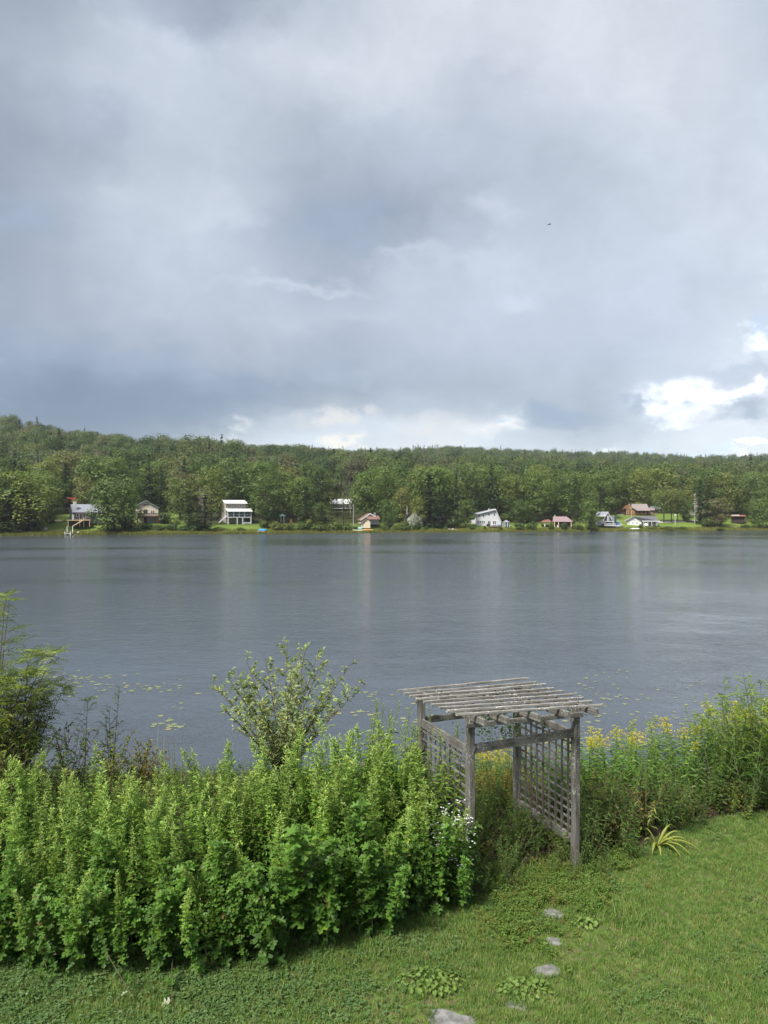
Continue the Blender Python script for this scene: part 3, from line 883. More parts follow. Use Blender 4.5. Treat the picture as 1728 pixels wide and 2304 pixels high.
h.part('lower_wall', [(1384, 1520, -.12, -.02, 620, 532)], 'stonegrey')
h.part('lower_door', [(1330, 1378, -.1, -.02, 624, 535)], 'black')
keep_open(312, 360, h.loc[1] - 1); LAND.append((h.loc[0] / h.loc[1], 'the cream balcony house'))

# --- white porch house
h = House('porch_house', 'B', 560, 720, 'white and beige house with a two tier screened porch and outside stair', rz=0.22)
h.part('wall', [(372, 712, 2.6, 9.5, 720, 385)], 'beige')
mb = MB(); mb.slope_y(h.x(356), h.x(728), 1.9, h.z(387), 6.0, h.z(330), .14).slope_y(h.x(356), h.x(728), 10.1, h.z(387), 6.0, h.z(330), .14)
mb.build('roof', M['white'], h.root)
MB().prism([(2.6, h.z(385)), (6.0, h.z(336)), (9.5, h.z(385))], 0, .1).build('gable_wall', M['beige'], h.root).matrix_local = Matrix.Translation((h.x(372) + .1, 0, 0)) @ Matrix.Rotation(PI / 2, 4, 'Z')
for wx in (455, 537, 618): h.window(wx - 7, wx + 7, 445, 397, 2.6, 'white')
mb = MB(); mb.slope_y(h.x(366), h.x(780), -.5, h.z(517), 2.58, h.z(470), .13); mb.build('porch_roof', M['white'], h.root)
h.part('porch_floor', [(374, 768, 0, 2.57, 614, 601)], 'white')
for a in (388, 482, 570, 655): h.part('screen', [(a, a + (80 if a < 655 else 92), .04, .07, 600, 526)], 'screen')
h.part('porch_rail', [(374, 766, .0, .03, 566, 560)], 'offwhite')
for xx in (380, 475, 563, 650, 758): h.part('porch_post', [(xx - 6, xx + 6, -.04, .1, 600.5, 519)], 'white')
for xx in (385, 533, 622, 757): h.part('lower_post', [(xx - 7, xx + 7, -.02, .14, 722, 614.5)], 'white')
h.part('corner_board', [(366, 376, 2.5, 2.6, 720, 385)], 'white')
mb = MB(); mb.slope_x(h.x(250), h.z(700), h.x(372), h.z(590), 0.6, 1.6, .25); mb.build('stair', M['white'], h.root)
mb = MB(); mb.slope_x(h.x(250), h.z(650), h.x(372), h.z(540), 0.55, .6, .1); mb.build('stair_rail', M['white'], h.root)
h.part('lower_door', [(640, 665, 2.5, 2.56, 715, 640)], 'black')
h.part('bench', [(630, 745, -.9, -.5, 706, 690), (632, 640, -.9, -.5, 722, 706), (736, 744, -.9, -.5, 722, 706)], 'white')
keep_open(492, 570, h.loc[1]); LAND.append((h.loc[0] / h.loc[1], 'the white porch house'))
pl = House('mast', 'B', 330, 560, 'tall thin white mast behind the white porch house', 'mast', clear=1)
mb = MB(); mb.tube([(0, 0, -.5), (0, 0, pl.z(105)), (-.25, 0, pl.z(96)), (-.5, 0, pl.z(99))], .07, .05, 6); mb.build('pole', M['metal'], pl.root)
pl.root.location.y += 9; pl.root.location.x += -1.7

# --- garden pavilion between shrubs
h = House('pavilion', 'B', 1265, 690, 'small garden pavilion with pale teal pyramid roof among shrubs', 'pavilion', clear=3)
zz = h.z(588); w = h.x(1325)
mb = MB(); mb.add([(-w, -w, zz), (w, -w, zz), (w, w, zz), (-w, w, zz), (0, 0, h.z(545))], [(0, 1, 4), (1, 2, 4), (2, 3, 4), (3, 0, 4), (3, 2, 1, 0)]); mb.build('roof', M['tealroof'], h.root)
for sx in (-1, 1):
    for sy in (-1, 1): MB().box(sx * w * .4 - .1, sx * w * .4 + .1, sy * w * .4 - .1, sy * w * .4 + .1, -.3, zz - .01).build('post', M['white'], h.root)
keep_open(625, 645, h.loc[1])
h = House('swing_set', 'B', 1405, 745, 'brown wooden A frame play set standing in shrubs', 'play set', clear=2)
mb = MB(); mb.tube([(h.x(1380), 0, 0), (h.x(1405), 0.6, h.z(640))], .12, .1, 4)
mb.build('leg', M['log'], h.root)
MB().tube([(h.x(1435), 0, 0), (h.x(1410), 0.6, h.z(640))], .12, .1, 4).build('leg', M['log'], h.root)
MB().tube([(h.x(1390), .4, h.z(690)), (h.x(1428), .4, h.z(690))], .1, .1, 4).build('crossbar', M['log'], h.root)

# --- house up the slope behind thin trees, and its gable
h = House('hillside_house', 'C', 580, 440, 'white roofed house half hidden by thin trees up the slope', y=262)
h.part('wall', [(390, 720, 0, 8, 520, 330)], 'darklog')
mb = MB(); mb.slope_y(h.x(380), h.x(730), -.9, h.z(318), 4, h.z(240), .15).slope_y(h.x(380), h.x(730), 8.9, h.z(318), 4, h.z(240), .15); mb.build('roof', M['white'], h.root)
for k in range(6): h.window(428 + k * 48, 452 + k * 48, 362, 328, 0, 'white')
h.part('deck', [(400, 730, -2.4, -.1, 395, 383)], 'white')
keep_open(756, 790, h.loc[1]); LAND.append((h.loc[0] / h.loc[1], 'the white roofed hillside house'))
h = House('attic_cabin', 'C', 197, 300, 'small brown gabled cabin with paired white windows high among trees', 'cabin', y=262, clear=5)
h.gable('wall', [(150, 420), (245, 420), (245, 220), (200, 178), (150, 220)], 0, 5, 'darklog')
mb = MB(); mb.slope_x(h.x(142), h.z(226), h.x(200), h.z(174), -.3, 5.2, .12).slope_x(h.x(200), h.z(174), h.x(252), h.z(222), -.3, 5.2, .12); mb.build('roof', M['stonegrey'], h.root)
h.window(172, 192, 272, 226, 0, 'white'); h.window(203, 222, 272, 226, 0, 'white')

# --- cream boathouse
h = House('boathouse', 'C', 1000, 705, 'cream boathouse with brown shingle roof and small front shed', 'boathouse', rz=0.12, clear=8)
h.gable('wall', [(880, 640), (880, 585), (1028, 486), (1175, 580), (1175, 650)], 0, 8, 'cream')
mb = MB(); mb.slope_x(h.x(862), h.z(590), h.x(1030), h.z(478), -.5, 8.5, .14).slope_x(h.x(1030), h.z(478), h.x(1188), h.z(580), -.5, 8.5, .14); mb.build('roof', M['brownroof'], h.root)
mb = MB(); mb.slope_x(h.x(868), h.z(590), h.x(1030), h.z(482), -.62, -.52, .3).slope_x(h.x(1030), h.z(482), h.x(1186), h.z(584), -.62, -.52, .3); mb.build('barge_board', M['white'], h.root)
h.window(1020, 1090, 645, 590, 0, 'white', n=2, glass='offwhite')
h.part('door', [(1095, 1160, -.08, -.01, 650, 590)], 'offwhite')
mb = MB(); mb.slope_y(h.x(965), h.x(1180), -2.0, h.z(570), -.1, h.z(515), .12); mb.build('porch_roof', M['brownroof'], h.root)
sh = h.gable('shed', [(908, 705), (1008, 705), (1008, 605), (960, 566), (908, 630)], -3.6, -2.1, 'cream')
mb = MB(); mb.slope_x(h.x(862), h.z(640), h.x(962), h.z(560), -3.8, -2.0, .1).slope_x(h.x(962), h.z(560), h.x(1016), h.z(604), -3.8, -2.0, .1); mb.build('shed_roof', M['brownroof'], sh)
h.part('shed_wall', [(868, 907, -3.5, -2.2, 705, 640)], 'offwhite')
h.part('chimney', [(1150, 1185, 8.6, 9.4, 640, 455)], 'stonegrey')
keep_open(805, 858, h.loc[1] - 4); LAND.append((h.loc[0] / h.loc[1], 'the cream boathouse'))

# --- grey gabled house behind trees
h = House('veiled_house', 'G', 370, 590, 'grey gable roofed house behind a rounded shoreline bush', clear=7)
h.gable('wall', [(230, 590), (500, 590), (500, 480), (370, 375), (230, 470)], 0, 8, 'offwhite')
mb = MB(); mb.slope_x(h.x(195), h.z(480), h.x(300), h.z(358), -.5, 8.5, .14).slope_x(h.x(390), h.z(365), h.x(540), h.z(500), -.5, 8.5, .14); mb.build('roof', M['greyroof'], h.root)
MB().tube([(h.x(245), 4, h.z(400)), (h.x(245), 4, h.z(268))], .08, .05, 5).build('antenna', M['metal'], h.root)
keep_open(908, 925, h.loc[1] - 1); LAND.append((h.loc[0] / h.loc[1], 'the grey gabled house'))
h = House('maroon_shed', 'G', 745, 580, 'dark maroon shed with pale door under a spruce', 'shed', clear=4)
h.part('wall', [(695, 860, 0, 4, 585, 470)], 'maroon')
mb = MB(); mb.slope_y(h.x(688), h.x(868), -.4, h.z(470), 2, h.z(440), .1).slope_y(h.x(688), h.x(868), 4.4, h.z(470), 2, h.z(440), .1); mb.build('roof', M['darkroof'], h.root)
h.part('door', [(752, 774, -.07, -.01, 575, 500)], 'lumber')

# --- white house with lopsided roof
h = House('saltbox_house', 'D', 400, 440, 'white house with lopsided saltbox roof and patio chairs', rz=0.10)
h.gable('wall', [(222, 440), (600, 440), (600, 378), (515, 186), (222, 252)], 0, 9, 'offwhite')
mb = MB(); mb.slope_x(h.x(205), h.z(252), h.x(517), h.z(178), -.5, 9.5, .16).slope_x(h.x(517), h.z(178), h.x(606), h.z(382), -.5, 9.5, .16); roof = mb.build('roof', M['greyroof'], h.root)
mb = MB(); mb.slope_x(h.x(208), h.z(262), h.x(517), h.z(188), -.62, -.52, .32).slope_x(h.x(517), h.z(188), h.x(604), h.z(388), -.62, -.52, .32); mb.build('barge_board', M['white'], h.root)
for a, c in ((264, 278), (332, 278), (416, 258), (497, 258)): h.window(a - 10, a + 10, c + 17, c - 14, 0)
for a in (249, 281, 313, 341): h.window(a - 9, a + 9, 392, 360, 0)
for a in (408, 430): h.window(a - 8, a + 8, 420, 362, 0, name='door')
for a in (484, 511): h.window(a - 9, a + 9, 412, 362, 0, name='door')
h.part('vent_pipe', [(420, 434, 3, 3.6, 200, 168)], 'offwhite', roof)
h.part('annex', [(140, 218, 3, 9, 440, 350)], 'offwhite')
h.part('patio', [(395, 600, -2.5, -.05, 452, 441)], 'brownroof')
keep_open(1070, 1128, h.loc[1]); LAND.append((h.loc[0] / h.loc[1], 'the white saltbox house'))
SB = h
h = House('screen_gazebo', 'D', 685, 455, 'octagonal screened gazebo with grey roof beside the white saltbox house', 'gazebo', clear=3)
rad = h.x(748) * .95
for k in range(8):
    a = k * PI / 4 + PI / 8
    MB().box(rad * .9 * math.cos(a) - .09, rad * .9 * math.cos(a) + .09, rad * .9 * math.sin(a) - .09, rad * .9 * math.sin(a) + .09, 0, h.z(384)).build('post', M['white'], h.root)
pts = [(rad * 1.1 * math.cos(k * PI / 4 + PI / 8), rad * 1.1 * math.sin(k * PI / 4 + PI / 8), h.z(382)) for k in range(8)] + [(0, 0, h.z(345))]
mb = MB(); mb.add(pts, [(k, (k + 1) % 8, 8) for k in range(8)] + [tuple(range(7, -1, -1))]); mb.build('roof', M['greyroof'], h.root)
pts = [(rad * .82 * math.cos(k * PI / 4 + PI / 8), rad * .82 * math.sin(k * PI / 4 + PI / 8), z) for z in (0, h.z(386)) for k in range(8)]
mb = MB(); mb.add(pts, [(k, (k + 1) % 8, (k + 1) % 8 + 8, k + 8) for k in range(8)]); mb.build('screen', M['screen'], h.root)
keep_open(1125, 1148, h.loc[1])
pl = House('utility_pole', 'D', 552, 330, 'pale pole standing behind the white saltbox house', 'pole', clear=1, y=SB.loc[1] + 16)
MB().tube([(0, 0, -3), (0, 0, pl.z(95))], .12, .09, 6).build('pole', M['lumber'], pl.root)

# --- low cabin with pinkish roof and rusty gazebo
h = House('low_cabin', 'D', 1560, 460, 'low dark cabin with pinkish metal roof behind shore bushes', 'cabin')
h.part('wall', [(1425, 1700, 0, 7, 460, 372)], 'darklog')
mb = MB()
for (ya, za, yb, zb) in ((-.8, 376, 3.5, 300), (7.8, 376, 3.5, 300)):
    a, c = h.x(1410), h.x(1715); a2, c2 = h.x(1418), h.x(1625)
    mb.hexa([(a, ya, h.z(za)), (c, ya, h.z(za)), (c2, yb, h.z(zb)), (a2, yb, h.z(zb))], [(a, ya, h.z(za) + .13), (c, ya, h.z(za) + .13), (c2, yb, h.z(zb) + .13), (a2, yb, h.z(zb) + .13)])
roof = mb.build('roof', M['pinkroof'], h.root)
h.part('chimney', [(1436, 1450, 3.7, 4.2, 320, 268)], 'stonegrey', roof)
for xx in (1440, 1500, 1690): h.part('porch_post', [(xx - 5, xx + 5, -.7, -.6, 460, 376)], 'lumber')
h.part('lawn_chair', [(1480, 1505, -1.6, -1.1, 456, 442), (1480, 1487, -1.6, -1.1, 442, 418)], 'white')
keep_open(1243, 1288, h.loc[1]); LAND.append((h.loc[0] / h.loc[1], 'the low pink roofed cabin'))
h = House('rusty_gazebo', 'D', 1300, 445, 'open shelter with rusty hipped roof and white post', 'shelter', clear=4)
zz = h.z(378)
mb = MB(); a = h.x(1215); c = h.x(1395)
mb.add([(a, -2.2, zz), (c, -2.2, zz), (c, 2.2, zz), (a, 2.2, zz), (h.x(1275), 0, h.z(344)), (h.x(1345), 0, h.z(335))], [(0, 1, 5, 4), (1, 2, 5), (2, 3, 4, 5), (3, 0, 4), (3, 2, 1, 0)]); mb.build('roof', M['rustroof'], h.root)
for xx, mt in ((1232, 'log'), (1285, 'white'), (1380, 'log')): h.part('post', [(xx - 7, xx + 7, -1.8, -1.6, 445, 378.5)], mt)
keep_open(1215, 1242, h.loc[1])

# --- grey A-gabled house with porch, boats
h = House('grey_chalet', 'E', 430, 520, 'grey house with white trimmed pointed front gable and glass', rz=-0.1)
h.part('wall', [(296, 560, 0, 8, 520, 352)], 'greysiding')
mb = MB(); mb.slope_y(h.x(285), h.x(460), -.6, h.z(350), 4, h.z(292), .15).slope_y(h.x(285), h.x(460), 8.6, h.z(350), 4, h.z(292), .15); mb.build('roof', M['greyroof'], h.root)
h.part('fascia', [(285, 440, -.75, -.62, 360, 345)], 'white')
h.gable('front_gable', [(415, 430), (530, 430), (475, 308)], -1.6, -.05, 'glass')
mb = MB(); mb.slope_x(h.x(402), h.z(432), h.x(474), h.z(300), -2.0, -1.65, .22).slope_x(h.x(474), h.z(300), h.x(535), h.z(410), -2.0, -1.65, .22); mb.build('gable_trim', M['white'], h.root)
for xx in (468, 488): h.part('mullion', [(xx - 4, xx + 4, -1.68, -1.62, 425, 345)], 'white')
h.part('deck', [(430, 600, -3.4, -1.7, 500, 486)], 'offwhite')
h.part('porch_roof', [(430, 570, -2.6, -1.72, 438, 430)], 'white')
h.window(332, 360, 408, 368, 0)
h.window(440, 480, 480, 440, -.05, 'white')
h.part('deck_rail', [(432, 598, -3.4, -3.3, 470, 464)], 'white')
keep_open(1342, 1385, h.loc[1] - 2); LAND.append((h.loc[0] / h.loc[1], 'the grey chalet'))
h = House('tarp_shelter', 'E', 640, 500, 'small boat shelter with pale roof and blue tarp side', 'shelter', clear=3)
mb = MB(); mb.slope_x(h.x(580), h.z(452), h.x(620), h.z(424), -1.5, 1.5, .1).slope_x(h.x(620), h.z(424), h.x(668), h.z(450), -1.5, 1.5, .1); mb.build('roof', M['aqua'], h.root)
h.part('side', [(600, 655, -1.2, 1.2, 498, 452)], 'tarp')
mb = MB(); mb.slope_x(h.x(650), h.z(465), h.x(705), h.z(495), -2.2, -.6, .1); mb.build('tarp', M['white'], h.root)
keep_open(1385, 1402, h.loc[1])

# --- log house up on the lawn
h = House('log_house', 'E', 980, 345, 'brown log house with tan metal roof on the upper lawn', rz=0.2)
h.gable('wall', [(765, 345), (905, 345), (905, 262), (820, 180), (765, 235)], 0, 8, 'log')
h.part('main_wall', [(905, 1090, 1.6, 8, 345, 262)], 'log')
mb = MB()
mb.hexa([(h.x(845), -.3, h.z(222)), (h.x(1110), -.8, h.z(272)), (h.x(1110), 4.5, h.z(168)), (h.x(825), 4.5, h.z(168))], [(h.x(845), -.3, h.z(222) + .14), (h.x(1110), -.8, h.z(272) + .14), (h.x(1110), 4.5, h.z(168) + .14), (h.x(825), 4.5, h.z(168) + .14)])
mb.hexa([(h.x(845), -.3, h.z(222)), (h.x(920), -.8, h.z(272)), (h.x(1110), -.8, h.z(272)), (h.x(1000), -.55, h.z(247))], [(h.x(845), -.3, h.z(222) + .13), (h.x(920), -.8, h.z(272) + .13), (h.x(1110), -.8, h.z(272) + .13), (h.x(1000), -.55, h.z(247) + .13)])
mb.slope_y(h.x(825), h.x(1110), 9, h.z(262), 4.5, h.z(168), .14)
roof = mb.build('roof', M['tanroof'], h.root)
h.part('chimney', [(842, 858, 2.2, 2.9, 225, 160)], 'black', roof)
h.part('vent_pipe', [(1108, 1120, 3, 3.5, 240, 196)], 'darkroof', roof)
for a in (780, 858): h.window(a - 9, a + 9, 312, 278, 0, 'lumber')
h.window(806, 822, 240, 215, 0, 'lumber')
h.part('porch_floor', [(910, 1080, -.6, 1.5, 340, 332)], 'darklog')
for xx in (925, 985, 1050): h.part('porch_post', [(xx - 4, xx + 4, -.5, -.4, 332, 275)], 'log')
h.part('porch_rail', [(915, 1070, -.52, -.46, 318, 313)], 'log')
h.part('wing', [(1092, 1180, .6, 6, 340, 268)], 'log')
mb = MB(); mb.slope_y(h.x(1085), h.x(1192), 0, h.z(266), 3.3, h.z(228), .12).slope_y(h.x(1085), h.x(1192), 6.6, h.z(266), 3.3, h.z(228), .12); mb.build('wing_roof', M['pinkroof'], h.root)
h.window(1110, 1152, 306, 282, .6, 'white', n=3)
keep_open(1410, 1473, h.loc[1]); LAND.append((h.loc[0] / h.loc[1], 'the brown log house'))
LH = h
h = House('wood_shed', 'E', 680, 335, 'dark open woodshed with rusty roof beside the brown log house', 'shed', clear=4, y=LH.loc[1] + 2)
h.part('wall', [(612, 740, .6, 4, 345, 285)], 'darklog')
mb = MB(); mb.slope_x(h.x(600), h.z(292), h.x(735), h.z(234), 0, 4.3, .14); mb.build('roof', M['rustroof'], h.root)
for xx in (618, 668, 715): h.part('post', [(xx - 5, xx + 5, .2, .4, 345, 292)], 'darklog')
h.part('skirting', [(620, 705, -.3, .1, 350, 328)], 'stonegrey')
keep_open(1385, 1410, h.loc[1])
h = House('grey_outbuilding', 'E', 1210, 335, 'grey roofed outbuilding behind the right end of the log house', 'outbuilding', clear=4, y=LH.loc[1] + 12)
h.part('wall', [(1140, 1270, 0, 5, 340, 250)], 'darklog')
mb = MB(); mb.slope_y(h.x(1130), h.x(1285), -.5, h.z(250), 2.5, h.z(200), .12).slope_y(h.x(1130), h.x(1285), 5.5, h.z(250), 2.5, h.z(200), .12); mb.build('roof', M['greyroof'], h.root)

# --- white cottage on the shore
h = House('white_cottage', 'E', 1000, 508, 'white cottage with dark shingle roof and lean-to on the shore lawn', 'cottage', rz=0.12)
h.gable('wall', [(785, 508), (990, 508), (990, 432), (893, 372), (785, 430)], 0, 8, 'white')
h.part('main_wall', [(990, 1240, .7, 8, 505, 436)], 'offwhite')
mb = MB(); mb.slope_x(h.x(776), h.z(434), h.x(893), h.z(368), -.4, 4.5, .12)
mb.hexa([(h.x(893), -.4, h.z(368)), (h.x(994), -.4, h.z(436)), (h.x(1252), -.4, h.z(436)), (h.x(1215), 4.2, h.z(358))], [(h.x(893), -.4, h.z(368) + .12), (h.x(994), -.4, h.z(436) + .12), (h.x(1252), -.4, h.z(436) + .12), (h.x(1215), 4.2, h.z(358) + .12)])
mb.hexa([(h.x(893), -.4, h.z(368)), (h.x(1215), 4.2, h.z(358)), (h.x(1215), 8.4, h.z(430)), (h.x(893), 8.4, h.z(430))], [(h.x(893), -.4, h.z(368) + .12), (h.x(1215), 4.2, h.z(358) + .12), (h.x(1215), 8.4, h.z(430) + .12), (h.x(893), 8.4, h.z(430) + .12)])
roof = mb.build('roof', M['darkroof'], h.root)
h.part('fascia', [(994, 1254, -.55, -.42, 440, 428)], 'white')
h.part('chimney', [(1176, 1198, 3, 3.8, 385, 360)], 'darkroof', roof)
for a in (806, 862, 922): h.window(a - 6, a + 6, 466, 453, 0)
for a in (1040, 1070, 1158, 1188): h.window(a - 9, a + 9, 486, 444, .7, 'offwhite')
h.window(1096, 1132, 500, 446, .7, 'white', n=2, name='door')
mb = MB(); mb.slope_x(h.x(858), h.z(400), h.x(890), h.z(386), -.5, -.42, .06); mb.build('dormer_trim', M['greyroof'], h.root)
for xx in (1022, 1085, 1140, 1215): h.part('porch_post', [(xx - 4, xx + 4, -.4, -.3, 508, 436)], 'white')
keep_open(1412, 1482, h.loc[1]); LAND.append((h.loc[0] / h.loc[1], 'the white shore cottage'))

# --- dark cabin at the far right
h = House('shady_cabin', 'F', 1165, 490, 'dark brown cabin with thin white eave in deep shade of trees', 'cabin')
h.part('wall', [(1070, 1262, 0, 6, 485, 385)], 'darklog')
mb = MB(); mb.slope_y(h.x(1058), h.x(1275), -.9, h.z(382), 3, h.z(358), .12).slope_y(h.x(1058), h.x(1275), 6.9, h.z(382), 3, h.z(358), .12); mb.build('roof', M['rustroof'], h.root)
h.part('fascia', [(1080, 1190, -1.0, -.92, 364, 352)], 'white')
h.part('porch_rail', [(1066, 1258, -1.3, -1.2, 440, 430)], 'darklog')
h.part('floor', [(1066, 1258, -1.3, -.02, 486, 478)], 'black')
keep_open(1645, 1675, h.loc[1]); LAND.append((h.loc[0] / h.loc[1], 'the shady brown cabin'))


# ------------------------------------------------------------------ small things on the far shore
def hull(name, label, cat, L, Wd, Hh, mat, rim, sx, sy, rz, flip=False, tilt=0.0, group=None):
    """Boat hull lofted from nine sections, with gunwale and two thwarts."""
    X, Y, Z = hit(sx, sy)
    root = empty(name, (X, Y, Z + .02), rz, label, cat, group)
    mb = MB(); V = []; n = 9; mseg = 7
    for i in range(n):
        t = i / (n - 1) * 2 - 1
        wdt = Wd * .5 * (1 - abs(t) ** 2.6) + .02
        rise = Hh * .35 * abs(t) ** 3
        for j in range(mseg):
            a = PI * j / (mseg - 1)
            V.append((t * L * .5, -math.cos(a) * wdt, Hh + rise - math.sin(a) ** .7 * (Hh - .02 + rise * .5)))
    Fc = [(i * mseg + j, i * mseg + j + 1, (i + 1) * mseg + j + 1, (i + 1) * mseg + j) for i in range(n - 1) for j in range(mseg - 1)]
    mb.add(V, Fc)
    hu = mb.build('hull', M[mat], root, smooth=True)
    so = hu.modifiers.new('skin', 'SOLIDIFY'); so.thickness = .05
    for j, s in ((0, 'gunwale'), (mseg - 1, 'gunwale')):
        MB().tube([V[i * mseg + j] for i in range(n)], .045, .045, 5).build(s, M[rim], root)
    for t in (-.35, .35):
        wdt = Wd * .48 * (1 - abs(t * 2) ** 2.6)
        MB().box(t * L * .5 - .12, t * L * .5 + .12, -wdt, wdt, Hh * .8, Hh * .8 + .05).build('thwart', M[rim], root)
    if flip:
        root.rotation_euler = (PI + tilt, 0, rz); root.location.z += Hh * 1.15
    else: root.rotation_euler = (tilt, 0, rz)
    return root


def csrc(crop, x, y): ox, oy, sc = CROPS[crop]; return ox + x * sc, oy + y * sc


hull('rowing_boat', 'overturned blue boat resting on the grassy shore', 'boat', 2.4, 1.3, .55, 'blue', 'white', *csrc('B', 945, 832), .1, True)
hull('small_boat', 'white dinghy lying in front of the blue overturned boat', 'boat', 2.1, 1.0, .35, 'white', 'offwhite', *csrc('B', 915, 856), .15)
hull('canoe', 'pale green overturned canoe at the water edge before the cream boathouse', 'canoe', 4.6, .95, .42, 'greenhull', 'offwhite', *csrc('C', 810, 762), -.12, True)
hull('canoe', 'aqua canoe leaning behind the pale green canoe', 'canoe', 3.6, .9, .45, 'aqua', 'offwhite', *csrc('C', 850, 728), -.5, True, .3)
hull('kayak', 'orange kayak next to the aqua canoe', 'kayak', 2.6, .8, .4, 'orange', 'orange', *csrc('C', 965, 754), -.1, True)
hull('kayak', 'pale yellow kayak just right of the orange kayak', 'kayak', 2.2, .75, .38, 'yellowhull', 'white', *csrc('C', 1020, 752), .1, True)
hull('skiff', 'rust brown flat skiff pulled up by the rounded shore bush', 'boat', 3.6, 1.0, .4, 'rustroof', 'lumber', *csrc('C', 1440, 752), .05)
hull('motorboat', 'white motorboat moored in front of the grey chalet', 'boat', 4.8, 1.8, .8, 'white', 'offwhite', *csrc('E', 575, 538), .05)
hull('motorboat', 'grey covered boat on the grass beside the grey chalet', 'boat', 4.2, 1.7, .8, 'greysiding', 'white', *csrc('E', 410, 520), .1, True)
hull('skiff', 'white skiff beached before the white shore cottage', 'boat', 3.0, 1.3, .5, 'white', 'white', *csrc('E', 885, 568), -.2, True)


def dock(name, label, crop, x0, x1, yb, L, mat, posts=True):
    X, Y, Z = hit(*csrc(crop, (x0 + x1) / 2, yb))
    m = CROPS[crop][2] * Y / F
    w = (x1 - x0) * m
    root = empty(name, (X, Y - L * .3, 0.0), 0, label, 'dock')
    n = max(4, int(L / .3))
    for k in range(n):
        MB().box(-w / 2, w / 2, -L / 2 + L * k / n, -L / 2 + L * (k + .9) / n, .32, .40).build('plank', M[mat], root)
    for sx in (-1, 1):
        MB().box(sx * w * .4 - .06, sx * w * .4 + .06, -L / 2, L / 2, .2, .315).build('beam', M[mat], root)
        if posts:
            for yy in (-L / 2, L / 2 - .2): MB().box(sx * (w / 2 + .09) - .08, sx * (w / 2 + .09) + .08, yy, yy + .16, -.9, 2.2 if yy > 0 else .9).build('post', M[mat], root)
    return root


dock('dock', 'short white dock with tall posts below the charcoal cottage', 'H', 1045, 1120, 850, 1.5, 'white')
dock('dock', 'low brown dock beside the white beached skiff', 'E', 940, 1045, 566, 2.0, 'darklog', False)


def pole(name, label, crop, x, yb, yt, r=.06, mat='metal', cat='pole', lamp=False):
    ox, oy, sc = CROPS[crop]
    X, Y, Z = hit(*csrc(crop, x, yb)); H_ = (yb - yt) * sc * Y / F
    root = empty(name, (X, Y, Z), 0, label, cat)
    MB().tube([(0, 0, -.3), (0, 0, H_)], r, r * .7, 6).build('shaft', M[mat], root)
    if lamp: MB().box(-.25, .25, -.2, .2, H_, H_ + .5).build('lamp_head', M['white'], root)
    else: MB().box(-r * 1.6, r * 1.6, -r * 1.6, r * 1.6, H_, H_ + r * 2).build('cap', M[mat], root)
    keep_open(ox + (x - 12) * sc, ox + (x + 12) * sc, Y)


pole('flagpole', 'bare white flagpole beside the cream boathouse', 'C', 757, 680, 325, cat='flagpole')
pole('flagpole', 'bare yellowish flagpole in front of the brown log house', 'E', 832, 395, 225, mat='lumber', cat='flagpole')
pole('lamp_post', 'white lamp post on the shore lawn beyond the white cottage', 'E', 1515, 495, 350, .08, 'white', 'lamp post', True)


def chair(label, crop, x, y, mat, rz):
    X, Y, Z = hit(*csrc(crop, x, y))
    root = empty('lawn_chair', (X, Y, Z), rz, label, 'chair', 'chairs on the far shore')
    MB().slope_y(-.4, .4, -.45, .42, .3, .34, .06).build('seat', M[mat], root)
    MB().slope_y(-.4, .4, .3, .36, .7, 1.15, .06).build('backrest', M[mat], root)
    for sx in (-1, 1):
        for yy in (-.4, .3): MB().box(sx * .38 - .05, sx * .38 + .05, yy - .05, yy + .05, 0, .6).build('leg', M[mat], root)
        MB().box(sx * .46 - .08, sx * .46 + .08, -.5, .35, .6, .65).build('armrest', M[mat], root)


chair('white reclining lawn chair on the patio of the white saltbox house', 'D', 480, 450, 'white', .3)
chair('white lawn chair closest to the glass doors of the saltbox house', 'D', 515, 447, 'white', -.2)
chair('blue lawn chair near the screened gazebo', 'D', 582, 450, 'tarp', .1)
chair('dark covered grill chair at the near end of the saltbox patio', 'D', 402, 446, 'black', 0)
chair('white lawn chair on the grass beside the grey chalet', 'E', 318, 512, 'white', .2)
chair('white lawn chair before the white shore cottage', 'E', 1062, 522, 'white', -.3)
chair('white lawn chair in front of leftmost big trees', 'H', 545, 690, 'white', .4)
chair('red and white chair at the foot of the charcoal cottage', 'H', 1435, 690, 'redroof', 0)
